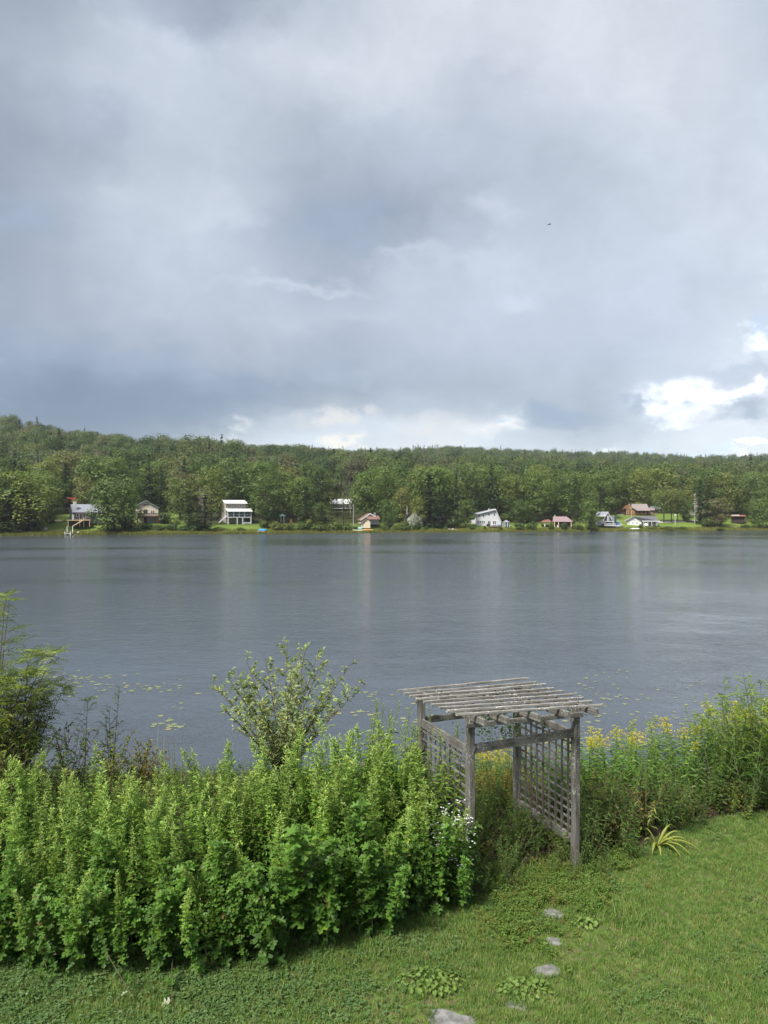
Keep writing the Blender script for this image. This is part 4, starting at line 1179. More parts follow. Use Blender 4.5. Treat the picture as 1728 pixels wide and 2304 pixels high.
# rocks on the shore
ROCKM = []
for k in range(3):
    r = np.random.default_rng(300 + k)
    V = []; 
    for i in range(5):
        for j in range(8):
            a = j * PI / 4; e = (i / 4 - .15) * PI * .5
            V.append((math.cos(a) * math.cos(e) * r.uniform(.8, 1.1), math.sin(a) * math.cos(e) * r.uniform(.8, 1.1), .7 * math.sin(e) * r.uniform(.85, 1.05)))
    mb = MB(); mb.add(V, [(i * 8 + j, i * 8 + (j + 1) % 8, (i + 1) * 8 + (j + 1) % 8, (i + 1) * 8 + j) for i in range(4) for j in range(8)] + [tuple(range(32, 40))])
    ROCKM.append(mb.mesh('rock', M['stonegrey'], True))
for (c, x, y, s, lb) in (('H', 690, 770, .9, 'grey boulder at the lawn edge below the leftmost big trees'), ('H', 1218, 826, .6, 'small pale rock right of the white dock'), ('G', 900, 640, .6, 'pale rock in the row under the spruces, first one'),
                         ('G', 960, 642, .7, 'pale rock in the row under the spruces, middle one'), ('G', 1000, 645, .5, 'pale rock in the row under the spruces, last one'), ('F', 1055, 552, .4, 'tiny pale rock on the grass below the shady brown cabin'),
                         ('F', 1130, 565, .5, 'larger pale rock on the grass below the shady brown cabin'), ('H', 620, 712, .8, 'grey rock beside the white chair under the leftmost big trees')):
    X, Y, Z = hit(*csrc(c, x, y)); o = obj('shore_rock', random.choice(ROCKM), None, (X, Y, Z), (0, 0, random.uniform(0, 6)), s)
    tag(o, lb, 'rock', 'rocks on the far shore')
# a pale plank path across the lawn and the lane behind the shade trees
def strip(name, pts, w, mat, lift=.06):
    mb = MB(); V = []
    for i, (x, y) in enumerate(pts): V += [(x, y - w / 2, gz(x, y - w / 2) + lift), (x, y + w / 2, gz(x, y + w / 2) + lift)]
    mb.add(V, [(2 * i, 2 * i + 2, 2 * i + 3, 2 * i + 1) for i in range(len(pts) - 1)])
    tag(mb.build(name, M[mat]), kind='structure')
lane = [hit(*csrc('E', x, 452 - (x - 1240) * .04))[:2] for x in range(1240, 1980, 40)]
strip('lane', lane, 3.4, 'stonegrey')
sand = [hit(*csrc('H', x, 636))[:2] for x in range(770, 1010, 40)]
strip('sand_patch', sand, 2.2, 'lumber')

# ================================================================== trees of the far shore
TREEXY = []


def T(kind, px, top, base, wpx, label, k=None, dy=0.0, group='trees along the far shore'):
    sx, sy = D(px, base)
    X, Y, Z = hit(sx, sy)
    if dy: Y += dy; X = (sx - 864) / F * Y; Z = gz(X, Y)
    ztop = CZ + (1106 - top) / 1497.7 * Y
    hh = max(1.0, ztop - Z)
    if kind == 'bush': group = 'bushes along the far shore'
    TREEXY.append((X, Y, wpx * Y / 1497.7 * .5))
    return plant_tree(kind, X, Y, hh, wpx * Y / 1497.7, label, group, k)


for a in (
    ('broad', 58, 1018, 1146, 130, 'huge bright broadleaf tree leaning over the left end of the far lawn', 0),
    ('broad', 8, 1030, 1148, 100, 'dense green tree at the very left edge of the far shore', 1),
    ('conif', 20, 1078, 1150, 80, 'dark low spruce under the leftmost bright trees', 2),
    ('conif', 62, 1095, 1148, 66, 'dark hemlock beside the white chair on the far lawn', 0),
    ('broad', 110, 1022, 1128, 72, 'mid green layered tree left of the red roofed cabin', 3),
    ('conif', 142, 1000, 1108, 60, 'dark spruce rising just behind the red roofed cabin', 0),
    ('broad', 181, 1034, 1112, 58, 'olive tree standing behind the chimney of the charcoal cottage', 4),
    ('broad', 232, 1032, 1148, 96, 'big olive maple hiding the right half of the charcoal cottage', 2),
    ('broad', 278, 1036, 1147, 72, 'big rounded maple hiding the left edge of the cream balcony house', 4),
    ('conif', 246, 1090, 1150, 74, 'dark spreading fir at the feet of the two big maples', 1),
    ('conif', 284, 1100, 1149, 46, 'small dark fir right of the spreading fir', 2),
    ('broad', 389, 1030, 1122, 70, 'rounded pale green tree right of the cream balcony house', 0),
    ('conif', 408, 1056, 1140, 46, 'grey green spruce in the clump left of the white porch house', 1),
    ('silver', 438, 1050, 1135, 40, 'half bare silvery tree in the clump left of the white porch house', 0),
    ('conif', 443, 1068, 1148, 60, 'broad dark spruce next to the stair of the white porch house', 2),
    ('conif', 425, 1082, 1142, 34, 'small bright spruce in front of the clump by the porch house', 0),
    ('broad', 573, 1024, 1130, 76, 'tall olive tree directly right of the white porch house', 3),
    ('broad', 622, 1022, 1118, 70, 'tall yellowish tree behind the teal roofed pavilion', 1),
    ('conif', 594, 1090, 1140, 46, 'dark leaning evergreen left of the pavilion', 2),
    ('conif', 662, 1048, 1140, 56, 'tall dark spruce between the pavilion and the boathouse', 0),
    ('conif', 695, 1090, 1145, 50, 'grey green fir left of the bare flagpole', 1),
    ('larch', 716, 1058, 1142, 40, 'thin airy larch before the hillside house', 0),
    ('larch', 742, 1085, 1143, 38, 'second airy larch below the hillside house', 0),
    ('broad', 690, 1086, 1128, 40, 'leafy tree screening the brown attic cabin', 3),
    ('larch', 728, 1072, 1118, 26, 'airy larch crossing the white roof of the hillside house', 0),
    ('silver', 741, 1066, 1112, 20, 'thin bare tree crossing the white roof of the hillside house', 0),
    ('larch', 752, 1088, 1120, 26, 'low larch under the deck of the hillside house', 0),
    ('silver', 757, 1036, 1110, 34, 'pale thin tree beside the white roofed hillside house', 0),
    ('broad', 833, 1014, 1112, 98, 'large golden green tree behind the cream boathouse', 2),
    ('broad', 840, 1078, 1143, 50, 'small yellow tree right beside the cream boathouse', 0),
    ('broad', 868, 1052, 1128, 50, 'olive tree filling the gap right of the small yellow tree', 5),
    ('broad', 906, 1074, 1138, 44, 'rounded tree shading the grey gabled house', 4),
    ('conif', 928, 1024, 1138, 66, 'tall layered spruce right of the grey gabled house', 2),
    ('conif', 908, 1040, 1122, 50, 'second layered spruce crowding the tall one', 0),
    ('conif', 963, 1060, 1140, 52, 'dark spruce above the maroon shed', 1),
    ('conif', 988, 1096, 1141, 30, 'small bright young spruce at the shore right of the maroon shed', 3),
    ('broad', 1006, 1078, 1140, 46, 'yellow green tree touching the left wall of the white saltbox house', 1),
    ('broad', 985, 1030, 1120, 60, 'tall green tree above the maroon shed', 5),
    ('broad', 1094, 1078, 1122, 46, 'low rounded tree behind the screened gazebo', 3),
    ('broad', 1128, 1080, 1130, 46, 'yellow green tree between the gazebo and the rusty shelter', 0),
    ('broad', 1172, 1054, 1112, 60, 'tall green tree over the rusty shelter', 2),
    ('broad', 1275, 1078, 1142, 50, 'dark rounded tree right of the low pink roofed cabin', 4),
    ('conif', 1278, 1106, 1147, 30, 'dark round evergreen hiding the left wall of the grey chalet', 2),
    ('broad', 1322, 1044, 1102, 66, 'tall tree above the roof of the grey chalet', 5),
    ('larch', 1330, 1075, 1118, 22, 'slim green tree between the chalet and the tarp shelter', 0),
    ('park', 1434, 1058, 1129, 50, 'forked shade tree with reddish top beside the white cottage', 0),
    ('park', 1450, 1060, 1128, 40, 'second shade tree with clear trunk on the mown lawn', 0),
    ('park', 1464, 1062, 1128, 36, 'third shade tree standing along the lane', 0),
    ('broad', 1485, 1080, 1128, 32, 'small yellow topped tree beyond the lane', 3),
    ('dead', 1501, 1066, 1135, 22, 'bare grey dead tree at the end of the mown lawn', 0),
    ('conif', 1512, 1034, 1130, 48, 'dark tall spruce behind the bare dead tree', 0),
    ('broad', 1550, 1076, 1138, 62, 'low spreading tree left of the shady brown cabin', 1),
    ('conif', 1528, 1080, 1136, 40, 'dark low spruce between the dead tree and the spreading tree', 1),
    ('broad', 1592, 1036, 1110, 66, 'bright green tree above the shady brown cabin', 0),
    ('broad', 1640, 1080, 1142, 56, 'dark rounded tree right of the shady brown cabin', 4),
    ('broad', 1660, 1050, 1126, 60, 'green tree at the far right end of the shore', 5),
):
    T(*a[:6], k=a[6])
for i, (px, top, base, w) in enumerate(((38, 1138, 1152, 26), (316, 1128, 1143, 34), (345, 1130, 1146, 36), (372, 1126, 1146, 40), (398, 1132, 1147, 36), (470, 1135, 1148, 30), (567, 1127, 1137, 17), (598, 1120, 1147, 40), (622, 1125, 1147, 44),
                                       (655, 1122, 1147, 38), (690, 1122, 1148, 46), (722, 1120, 1147, 44), (748, 1126, 1147, 34), (832, 1130, 1147, 26), (852, 1132, 1147, 26), (874, 1114, 1147, 42), (901, 1122, 1146, 24), (921, 1132, 1146, 16), (963, 1134, 1146, 12),
                                       (1020, 1133, 1145, 18), (1047, 1133, 1145, 10), (1082, 1135, 1147, 11), (1122, 1122, 1147, 34), (1149, 1120, 1146, 30), (1191, 1124, 1147, 15), (1219, 1122, 1147, 20), (1248, 1128, 1146, 34), (1384, 1129, 1142, 13), (1408, 1134, 1145, 28), (1440, 1134, 1145, 44), (1472, 1135, 1145, 34),
                                       (520, 1136, 1148, 26), (430, 1128, 1147, 30), (768, 1134, 1146, 16), (1555, 1136, 1148, 22), (1610, 1130, 1142, 26), (1660, 1128, 1142, 30))):
    u = (px - 829.5) / 1497.7
    near_ = min(LAND, key=lambda q: abs(q[0] - u))
    side = 'left of' if u < near_[0] - .012 else ('right of' if u > near_[0] + .012 else 'in front of')
    how = ['low rounded', 'dense dark', 'pale green', 'bright leafy', 'shaggy'][i % 5]
    T('bush', px, top, base, w, f'{how} bush on the shoreline {side} {near_[1]}')

# the wood behind: the nearest trees one by one, the rest of the forest as one mass
cand = []
r = np.random.default_rng(5)
P = []
yy = 178.0
while yy < 420:
    step = 6.6 + (yy - 180) * 0.004
    xs_ = np.arange(-310, 340, step)
    xs_ = xs_ + r.uniform(-.42, .42, len(xs_)) * step
    for x in xs_:
        P.append((x, yy + r.uniform(-.42, .42) * step))
    yy += step
P = np.array(P)
s_ = P[:, 1] - shore_y(P[:, 0])
ok = (s_ > 15) & (np.abs(P[:, 0] / P[:, 1]) < 0.78)
ok &= ~((P[:, 0] > -92) & (P[:, 0] < -60) & (s_ < 34))
for x, y, rr in OCC: ok &= np.hypot(P[:, 0] - x, P[:, 1] - y) > rr
for x, y, rr in TREEXY: ok &= np.hypot(P[:, 0] - x, P[:, 1] - y) > min(rr, 4) + 1.5
uu = P[:, 0] / P[:, 1]
for u0, u1, y in KEEP: ok &= ~((uu > u0 - 3.2 / P[:, 1]) & (uu < u1 + 3.2 / P[:, 1]) & (P[:, 1] < y + 1))
# mown slope by the log house
ok &= ~((uu > (1395 - 864) / F) & (uu < (1575 - 864) / F) & (P[:, 1] < LH.loc[1] + 14))
P = P[ok]
P = P[np.argsort(P[:, 1] - shore_y(P[:, 0]))]
nb = 0
for i in range(400):
    x = r.uniform(-108, 128); y = float(shore_y(x)) + r.uniform(6, 20); u = x / y
    if any(np.hypot(x - a, y - c) < 4.5 for a, c, _ in OCC) or any(u0 - 1.4 / y < u < u1 + 1.4 / y and y < yy_ for u0, u1, yy_ in KEEP): continue
    if -92 < x < -78 or 84 < x < 100: continue
    nb += 1
    if nb > 46: break
    nl = min(LAND, key=lambda q: abs(q[0] - u))
    side = 'left of' if u < nl[0] - .015 else ('right of' if u > nl[0] + .015 else 'beside')
    hb = r.uniform(1.6, 4.2)
    plant_tree('bush', x, y, hb, hb * r.uniform(1.0, 1.5), f'{"tall" if hb > 2.9 else "small"} understorey bush on the far bank, {side} {nl[1]}', 'understorey bushes on the far bank')
NEAR_N = 215
NAMEK = {'broad': 'broadleaf tree', 'conif': 'spruce', 'silver': 'silvery thin tree', 'larch': 'airy larch', 'dead': 'bare dead tree'}
inview = np.abs(P[:, 0] / P[:, 1]) < .62
P = np.concatenate([P[inview], P[~inview]])          # trees outside the view belong to the forest mass
for i, (x, y) in enumerate(P[:NEAR_N]):
    kind = r.choice(['broad', 'conif', 'silver', 'larch'], p=[.66, .26, .03, .05])
    h_ = r.uniform(12.5, 18.5) * (1.06 if kind == 'conif' else 1.0)
    w_ = h_ * (r.uniform(.56, .86) if kind == 'broad' else r.uniform(.32, .42))
    u = x / y
    nl = min(LAND, key=lambda q: abs(q[0] - u))
    side = 'left of' if u < nl[0] - .02 else ('right of' if u > nl[0] + .02 else 'directly behind')
    row = 'front rank' if y - shore_y(x) < 48 else 'second rank'
    size = 'tall' if h_ > 15.4 else 'lower'
    plant_tree(kind, x, y, h_, w_, f'{size} {NAMEK[kind]}, {row} of the wood, {side} {nl[1]}', 'trees in the edge of the wood')
# eye-catching tall spruces further up
for px, top, y, w, lb in ((322, 982, 330, 40, 'tall dark spruce on the crest, first of the three on the left hill'), (402, 962, 340, 46, 'tallest dark spruce on the crest above the cream balcony house'), (514, 974, 330, 34, 'narrow dark spruce on the crest above the white porch house'),
                          (200, 970, 320, 34, 'pale grey dying tree on the left hill')):
    u = (px - 829.5) / 1497.7
    x = u * y; z = gz(x, y); hh = CZ + (1106 - top) / 1497.7 * y - z
    plant_tree('silver' if 'pale' in lb else 'conif', x, y, hh, w * y / 1497.7, lb, 'trees on the crest')
F2 = [P[NEAR_N:]]
yy = 420.0
while yy < 1000:
    step = 8.2 + (yy - 420) * 0.003
    xs_ = np.arange(-yy * .78, yy * .78, step)
    F2.append(np.stack([xs_ + r.uniform(-.45, .45, len(xs_)) * step, yy + r.uniform(-.45, .45, len(xs_)) * step], 1))
    yy += step
F2 = np.concatenate(F2)
z = ground_z(F2[:, 0], F2[:, 1])
# leave out what the ridge hides
u = F2[:, 0] / F2[:, 1]
elv = (z - CZ + 15) / F2[:, 1]
order = np.argsort(F2[:, 1]); keepm = np.zeros(len(F2), bool)
bins = np.full(500, -1.0)
for i in order:
    k = int((u[i] + .8) / 1.6 * 499)
    if elv[i] > bins[max(0, k - 1):k + 2].min() - 0.006: keepm[i] = True
    e0 = (z[i] - CZ + 8) / F2[i, 1]
    bins[k] = max(bins[k], e0)
F2, z = F2[keepm], z[keepm]
n0 = len(F2)
rp = []
for lo, hi, cnt in ((845, 1005, 34), (1165, 1370, 40), (520, 700, 22), (1005, 1165, 10), (1370, 1659, 14)):
    for px in r.uniform(lo, hi, cnt):
        u_r = (px - 829.5) / 1497.7; Yr = float(np.interp(u_r, [-.36, -.2, .3, .6], [680, 860, 900, 820])) + r.uniform(-14, 4)
        rp.append((u_r * Yr, Yr))
rp = np.array(rp); F2 = np.concatenate([F2, rp]); z = np.concatenate([z, ground_z(rp[:, 0], rp[:, 1])])
n = len(F2)
# sources: five broadleaf, three conifers, one silvery
fsrc = [('broad', 0), ('broad', 1), ('broad', 2), ('broad', 3), ('broad', 5), ('conif', 0), ('conif', 1), ('conif', 2), ('silver', 0)]
FS = []
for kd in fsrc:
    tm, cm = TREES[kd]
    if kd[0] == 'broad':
        cm = cm.copy(); cm.materials[0] = M['hillwood_shaded']
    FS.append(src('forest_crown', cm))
clus = 0.5 + 0.5 * np.sin(F2[:, 0] * .021 + 1.3) * np.sin(F2[:, 1] * .017 + F2[:, 0] * .008)
ridge = np.array([1.0 if b_ else 0.0 for b_ in (F2[:, 1] > 640)])
pc = 0.10 + 0.22 * clus + 0.10 * ridge
isc = r.uniform(0, 1, n) < pc
idx = np.where(isc, r.integers(5, 8, n), r.integers(0, 5, n))
idx[r.uniform(0, 1, n) < 0.012] = 8
isc[n0:] = True; idx[n0:] = r.integers(5, 8, n - n0)
scl = r.uniform(.78, 1.55, n) * np.where(isc, np.where(r.uniform(0, 1, n) < .25, 1.15, .9), 1.0)
rots = np.stack([r.normal(0, .04, n), r.normal(0, .04, n), r.uniform(0, 6.28, n)], 1)
scl[n0:] = r.uniform(1.1, 1.65, n - n0)
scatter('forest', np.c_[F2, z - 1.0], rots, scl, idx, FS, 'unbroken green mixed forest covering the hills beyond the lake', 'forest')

# shore grass fringe
def tuft_mesh(name, mat, nb, hh, spread, wid, seed, bend=.5):
    r = np.random.default_rng(seed); mb = MB()
    for k in range(nb):
        a = r.uniform(0, 6.28); p = r.normal(0, spread, 2); h1 = hh * r.uniform(.5, 1.15); bd = r.uniform(.1, 1) * bend * h1
        d = np.array([math.cos(a), math.sin(a)]); s = np.array([-d[1], d[0]]) * wid * r.uniform(.6, 1.2)
        p0 = np.array([*p, -.01 * hh]); p1 = np.array([*(p + d * bd * .35), h1 * .6]); p2 = np.array([*(p + d * bd), h1])
        S3 = np.array([*s, 0])
        mb.add([p0 - S3, p0 + S3, p1 + S3 * .8, p1 - S3 * .8, p2], [(0, 1, 2, 3), (3, 2, 4)])
    return mb.mesh(name, M[mat])


n = 9000
xs_ = r.uniform(-125, 150, n); so = r.uniform(0, 1, n) ** 1.6 * 7.0 - 0.2
ys_ = shore_y(xs_) + so
SRC = [src('shore_tuft', tuft_mesh('shore_tuft', 'shore', 26, .55, .28, .035, 500 + k)) for k in range(4)]
scatter('shore_grass', np.c_[xs_, ys_, ground_z(xs_, ys_)], np.c_[np.zeros(n), np.zeros(n), r.uniform(0, 6, n)], r.uniform(.5, 1.2, n) * (1.1 - so / 12), r.integers(0, 4, n), SRC, 'yellowish rough grass fringe along the far waterline', 'shore grass')

# ================================================================== the wooden arbor
AX, AY, ATH, AW, AD = 1.038, 8.315, 0.403, 1.548, 1.331
UH, VH = Vector((math.cos(ATH), math.sin(ATH), 0)), Vector((-math.sin(ATH), math.cos(ATH), 0))
arbor = empty('garden_arbor', (AX, AY, LAWN), ATH, 'weathered grey wooden garden arbor with slatted roof and lattice sides', 'arbor')
ZR = (CZ - 2.377) - LAWN           # top of the slats above the lawn


def beam(name, p0, p1, w, t, parent=arbor, up=(0, 0, 1), label=None, mat='wood'):
    """A timber from p0 to p1 in arbor coordinates, w across, t tall, with eased uneven edges; its grain runs along its own X axis."""
    p0, p1 = Vector(p0), Vector(p1); d = p1 - p0; L = d.length
    bm = MB(); rr = np.random.default_rng(abs(hash((round(p0.x, 3), round(p0.y, 3), round(p0.z, 3), round(L, 3)))) % 99991)
    nseg = max(2, min(9, int(L / .28)))
    V = []; c = min(w, t) * .13
    for i in range(nseg + 1):
        x = L * i / nseg
        jy, jz = rr.normal(0, .0018, 2)
        sec = [(-w / 2 + c, -t / 2), (w / 2 - c, -t / 2), (w / 2, -t / 2 + c), (w / 2, t / 2 - c), (w / 2 - c, t / 2), (-w / 2 + c, t / 2), (-w / 2, t / 2 - c), (-w / 2, -t / 2 + c)]
        for y, z in sec: V.append((x + (rr.normal(0, .002) if i in (0, nseg) else 0), y + jy + rr.normal(0, .0008), z + jz + rr.normal(0, .0008)))
    Fc = [(i * 8 + j, (i + 1) * 8 + j, (i + 1) * 8 + (j + 1) % 8, i * 8 + (j + 1) % 8) for i in range(nseg) for j in range(8)] + [tuple(range(8)), tuple(range(nseg * 8 + 7, nseg * 8 - 1, -1))]
    bm.add(V, Fc)
    o = bm.build(name, M[mat], parent)
    X = d.normalized(); Y = Vector(up).cross(X).normalized(); Zv = X.cross(Y)
    o.matrix_local = Matrix(((X.x, Y.x, Zv.x, p0.x), (X.y, Y.y, Zv.y, p0.y), (X.z, Y.z, Zv.z, p0.z), (0, 0, 0, 1)))
    if label: o['label'] = label
    return o


TX, TY = -0.039, -0.047
def roofz(a, b_): return ZR + TX * a + TY * b_
PW = 0.089
for (a, c) in ((0, 0), (AW, 0), (0, AD), (AW, AD)):
    beam('post', (a, c, -.25), (a + (.004 if a else -.004), c, roofz(a, c) - .075), PW, PW, up=(0, 1, 0))
# rafters run front to back under the slats, overhanging the front and back
for k in range(5):
    a = -0.13 + (AW + .20) * k / 4 + (0.06 if k == 0 else 0)
    za = roofz(a, -.3) - .030 - .044; zb = roofz(a, AD + .2) - .028 - .044
    beam('rafter', (a + .07 * (k == 0), -.345, za), (a + .07 * (k == 0), AD + .16, zb), .044, .084)
# roof slats run across; measured ends sag a little unevenly
DZL = [-.028, -.026, -.016, -.011, -.005, .004, .013, .022, .027]
DZR = [.052, .018, .025, -.002, -.005, -.006, -.017, -.019, -.025]
for i in range(9):
    bpos = -.175 + (AD + .175 + .148) * (1 - i / 8)
    l, rr_ = -.30 + random.uniform(-.01, .01), AW + .306 + random.uniform(-.01, .01)
    beam('roof_slat', (l, bpos, roofz(l, bpos) + DZL[i] * .75 - .012), (rr_, bpos, roofz(rr_, bpos) + DZR[i] * .75 - .012), .034, .030, mat='bleached_lit')
# headers under the slats at front and back, lower rail between the front posts
beam('header', (-.10, -.067, roofz(0, 0) - .122 - .03), (AW + .06, -.067, roofz(AW, 0) - .122 - .03), .034, .058)
beam('header', (-.05, AD + .075, roofz(0, AD) - .125 - .04), (AW + .05, AD + .075, roofz(AW, AD) - .125 - .04), .036, .085)
beam('front_rail', (PW / 2 + .001, 0, ZR - .47), (AW - PW / 2 - .001, 0, ZR - .455), .036, .105)
beam('back_rail', (PW / 2 + .001, AD, ZR - .49), (AW - PW / 2 - .001, AD, ZR - .49), .036, .09)
# lattice sides
for side, a in (('l', 0.0), ('r', AW)):
    zt, zb = ZR - .50, .34
    beam('side_rail', (a, PW / 2 + .001, zt), (a, AD - PW / 2 - .001, zt - .02), .036, .12)
    beam('side_rail', (a, PW / 2 + .001, zb), (a, AD - PW / 2 - .001, zb), .036, .12)
    s = 1 if side == 'l' else -1
    nv, nh = 9, 11
    for k in range(nv):
        y_ = PW / 2 + (AD - PW) * (k + .55) / nv
        beam('lath', (a + s * .012, y_, zb + .062), (a + s * .012 + random.uniform(-.004, .004), y_ + random.uniform(-.008, .008), zt - .064), .010, .032, up=(1, 0, 0))
    for k in range(nh):
        z_ = zb + .10 + (zt - zb - .16) * (k + .4) / nh
        beam('lath', (a - s * .001, PW / 2 + .002, z_ + random.uniform(-.006, .006)), (a - s * .001, AD - PW / 2 - .002, z_ + random.uniform(-.006, .006)), .010, .028)
# knots of rusty hooks on the posts
for a in (0, AW):
    mb = MB()
    for k in range(4):
        z0 = ZR - .53 + .028 * k
        mb.tube([(a - .02 + .012 * k, -.046, z0), (a - .02 + .012 * k, -.075, z0 + .01), (a - .02 + .012 * k, -.078, z0 + .035)], .007, .005, 5)
    mb.build('hook', M['darkroof'], arbor)


def arb(a, c, z): return Vector((AX, AY, LAWN)) + UH * a + VH * c + Vector((0, 0, z))


# ================================================================== near plants
def leaf_geo(kind):
    """(verts, faces) of a unit leaf along +X with its face up (+Z), slightly folded and drooping."""
    if kind == 'lobed':
        half = [(0, 0), (.16, .035), (.22, .26), (.36, .30), (.38, .10), (.50, .12), (.60, .38), (.72, .33), (.68, .12), (.78, .10), (.86, .19), (1.0, .0)]
    elif kind == 'lobed2':
        half = [(0, 0), (.30, .03), (.36, .22), (.48, .20), (.52, .06), (.66, .08), (.76, .22), (.86, .15), (1.0, 0)]
    elif kind == 'lance':
        half = [(0, 0), (.3, .085), (.6, .075), (1, 0)]
    elif kind == 'oval':
        half = [(0, 0), (.25, .17), (.55, .20), (.82, .11), (1, 0)]
    elif kind == 'round':
        half = [(0, 0), (-.12, .25), (.1, .45), (.3, .42), (.42, .5), (.68, .42), (.74, .3), (.95, .2), (1, 0)]
    else: half = [(0, 0), (.5, .25), (1, 0)]
    V, Fc = [], []
    for sg in (1, -1):
        n0 = len(V)
        V += [(x, sg * y, abs(y) * .35 - .22 * x * x) for x, y in half]
        ids = list(range(n0, n0 + len(half)))
        Fc.append(ids if sg < 0 else ids[::-1])
    return np.array(V), Fc


LG = {k: leaf_geo(k) for k in ('lobed', 'lobed2', 'lance', 'oval', 'round', 'dia')}


def put_leaf(mb, kind, p, az_, pitch, L, roll=0.0, wid=1.0):
    V, Fc = LG[kind]
    V = V * [L, L * wid, L]
    ca, sa = math.cos(roll), math.sin(roll)
    V = np.stack([V[:, 0], V[:, 1] * ca - V[:, 2] * sa, V[:, 1] * sa + V[:, 2] * ca], 1)
    cp, sp = math.cos(pitch), math.sin(pitch)
    V = np.stack([V[:, 0] * cp - V[:, 2] * sp, V[:, 1], V[:, 0] * sp + V[:, 2] * cp], 1)
    cz, sz = math.cos(az_), math.sin(az_)
    V = np.stack([V[:, 0] * cz - V[:, 1] * sz, V[:, 0] * sz + V[:, 1] * cz, V[:, 2]], 1)
    mb.add(V + np.asarray(p), Fc)


def mugwort(seed, h=1.65, low=False):
    r = np.random.default_rng(seed)
    st, lf = MB(), MB()
    lean = r.normal(0, .07, 2); top_l = r.normal(0, .12, 2)
    def ax(t): return np.array([lean[0] * h * t + top_l[0] * t ** 3, lean[1] * h * t + top_l[1] * t ** 3, h * t])
    st.tube([ax(t) for t in np.linspace(0, 1, 7)], .0065, .002, 4)
    n = 66; a = r.uniform(0, 6)
    for k in range(n):
        t = 0.06 + 0.94 * (k / n) ** .95
        a += 2.4 + r.normal(0, .35)
        p = ax(t)
        if t < .24 and r.uniform() < .5: continue
        if t < .66 or low:
            L = (.15 - .06 * t) * r.uniform(.7, 1.3)
            put_leaf(lf, 'lobed' if (t < .5 or low) else 'lobed2', p, a, r.normal(.10 - .5 * (t < .2), .3), L, r.normal(0, .35))
        elif t < .88:
            put_leaf(lf, 'lobed2', p, a, r.normal(.5, .25), (.095 - .04 * (t - .6)) * r.uniform(.7, 1.2), r.normal(0, .35))
        else:
            put_leaf(lf, 'lance', p, a, r.normal(.8, .25), .06 * r.uniform(.7, 1.2), r.normal(0, .4), 1.6)
        if t > .28 and not (low and r.uniform() < .45):
            sl = (.03 + .24 * math.sin(PI * min(1, (t - .15) / .80)) ** 1.1 * (1.15 - .75 * t) * 1.5 * r.uniform(.35, 1.15))
            d = np.array([math.cos(a), math.sin(a), r.uniform(.7, 1.6) + 1.8 * max(0, t - .5)]); d /= np.linalg.norm(d)
            m = 7 if t < .85 else 5
            for j in range(m):
                q = (j + .6) / m
                put_leaf(lf, 'lobed2' if (t < .72 and j < 4) or low else 'lance', p + d * sl * q, a + r.uniform(-1.8, 1.8), r.normal(.5, .35), (.070 - .026 * q) * (1.12 - .42 * t) * r.uniform(.7, 1.3), r.normal(0, .5), 1.3)
    for j in range(4 if low else 14):     # pale budding tip
        put_leaf(lf, 'lance', ax(1.0) + [0, 0, -.12 + .012 * j], j * 2.4, .9, .038, 0, 1.9)
    return st.mesh('stem', M['greenstem']), lf.mesh('foliage', M['muglow' if low else 'mug'])


def goldenrod(seed, h=1.3, plume=1.0, young=0.0, mat='gold'):
    r = np.random.default_rng(seed)
    st, lf, pl = MB(), MB(), MB()
    bend = r.normal(0, .10, 2)
    def ax(t): return np.array([bend[0] * t * t * h, bend[1] * t * t * h, h * t])
    st.tube([ax(t) for t in np.linspace(0, 1, 6)], .006, .0022, 4)
    n = 62; a = 0
    for k in range(n):
        t = .10 + .86 * k / n; a += 2.4 + r.normal(0, .2)
        if t < .25 and r.uniform() < .5: continue
        L = (.05 + .115 * math.sin(PI * (t * .78 + .18))) * r.uniform(.8, 1.15) * (1.0 if t < .8 else .65)
        put_leaf(lf, 'lance', ax(t), a, r.normal(.30 - .55 * (1 - t), .2) + .15 * young, L, r.normal(0, .3), 1.35)
    if plume > 0:
        for k in range(9):                # arching one-sided sprays
            t = .84 + .17 * k / 9; aa = k * 2.4
            L = (.15 - .09 * k / 9) * plume
            p0 = ax(min(t, 1)) + [0, 0, max(0, t - 1) * h]
            for j in range(7):
                q = (j + 1) / 7
                c = p0 + np.array([math.cos(aa) * L * q, math.sin(aa) * L * q, L * (.75 * q - .55 * q * q)])
                for _ in range(2):
                    e = c + r.normal(0, .008, 3)
                    put_leaf(pl, 'dia', e, r.uniform(0, 6.28), r.uniform(-.2, 1.2), .026, r.normal(0, .6), 1.5)
    else:
        for j in range(12): put_leaf(lf, 'lance', ax(1.0) + [0, 0, -.10 + .012 * j], j * 2.4, .9, .045, 0, 1.4)
    out = [st.mesh('stem', M['greenstem']), lf.mesh('foliage', M[mat])]
    if plume > 0: out.append(pl.mesh('flower_plume', M['plume']))
    return out


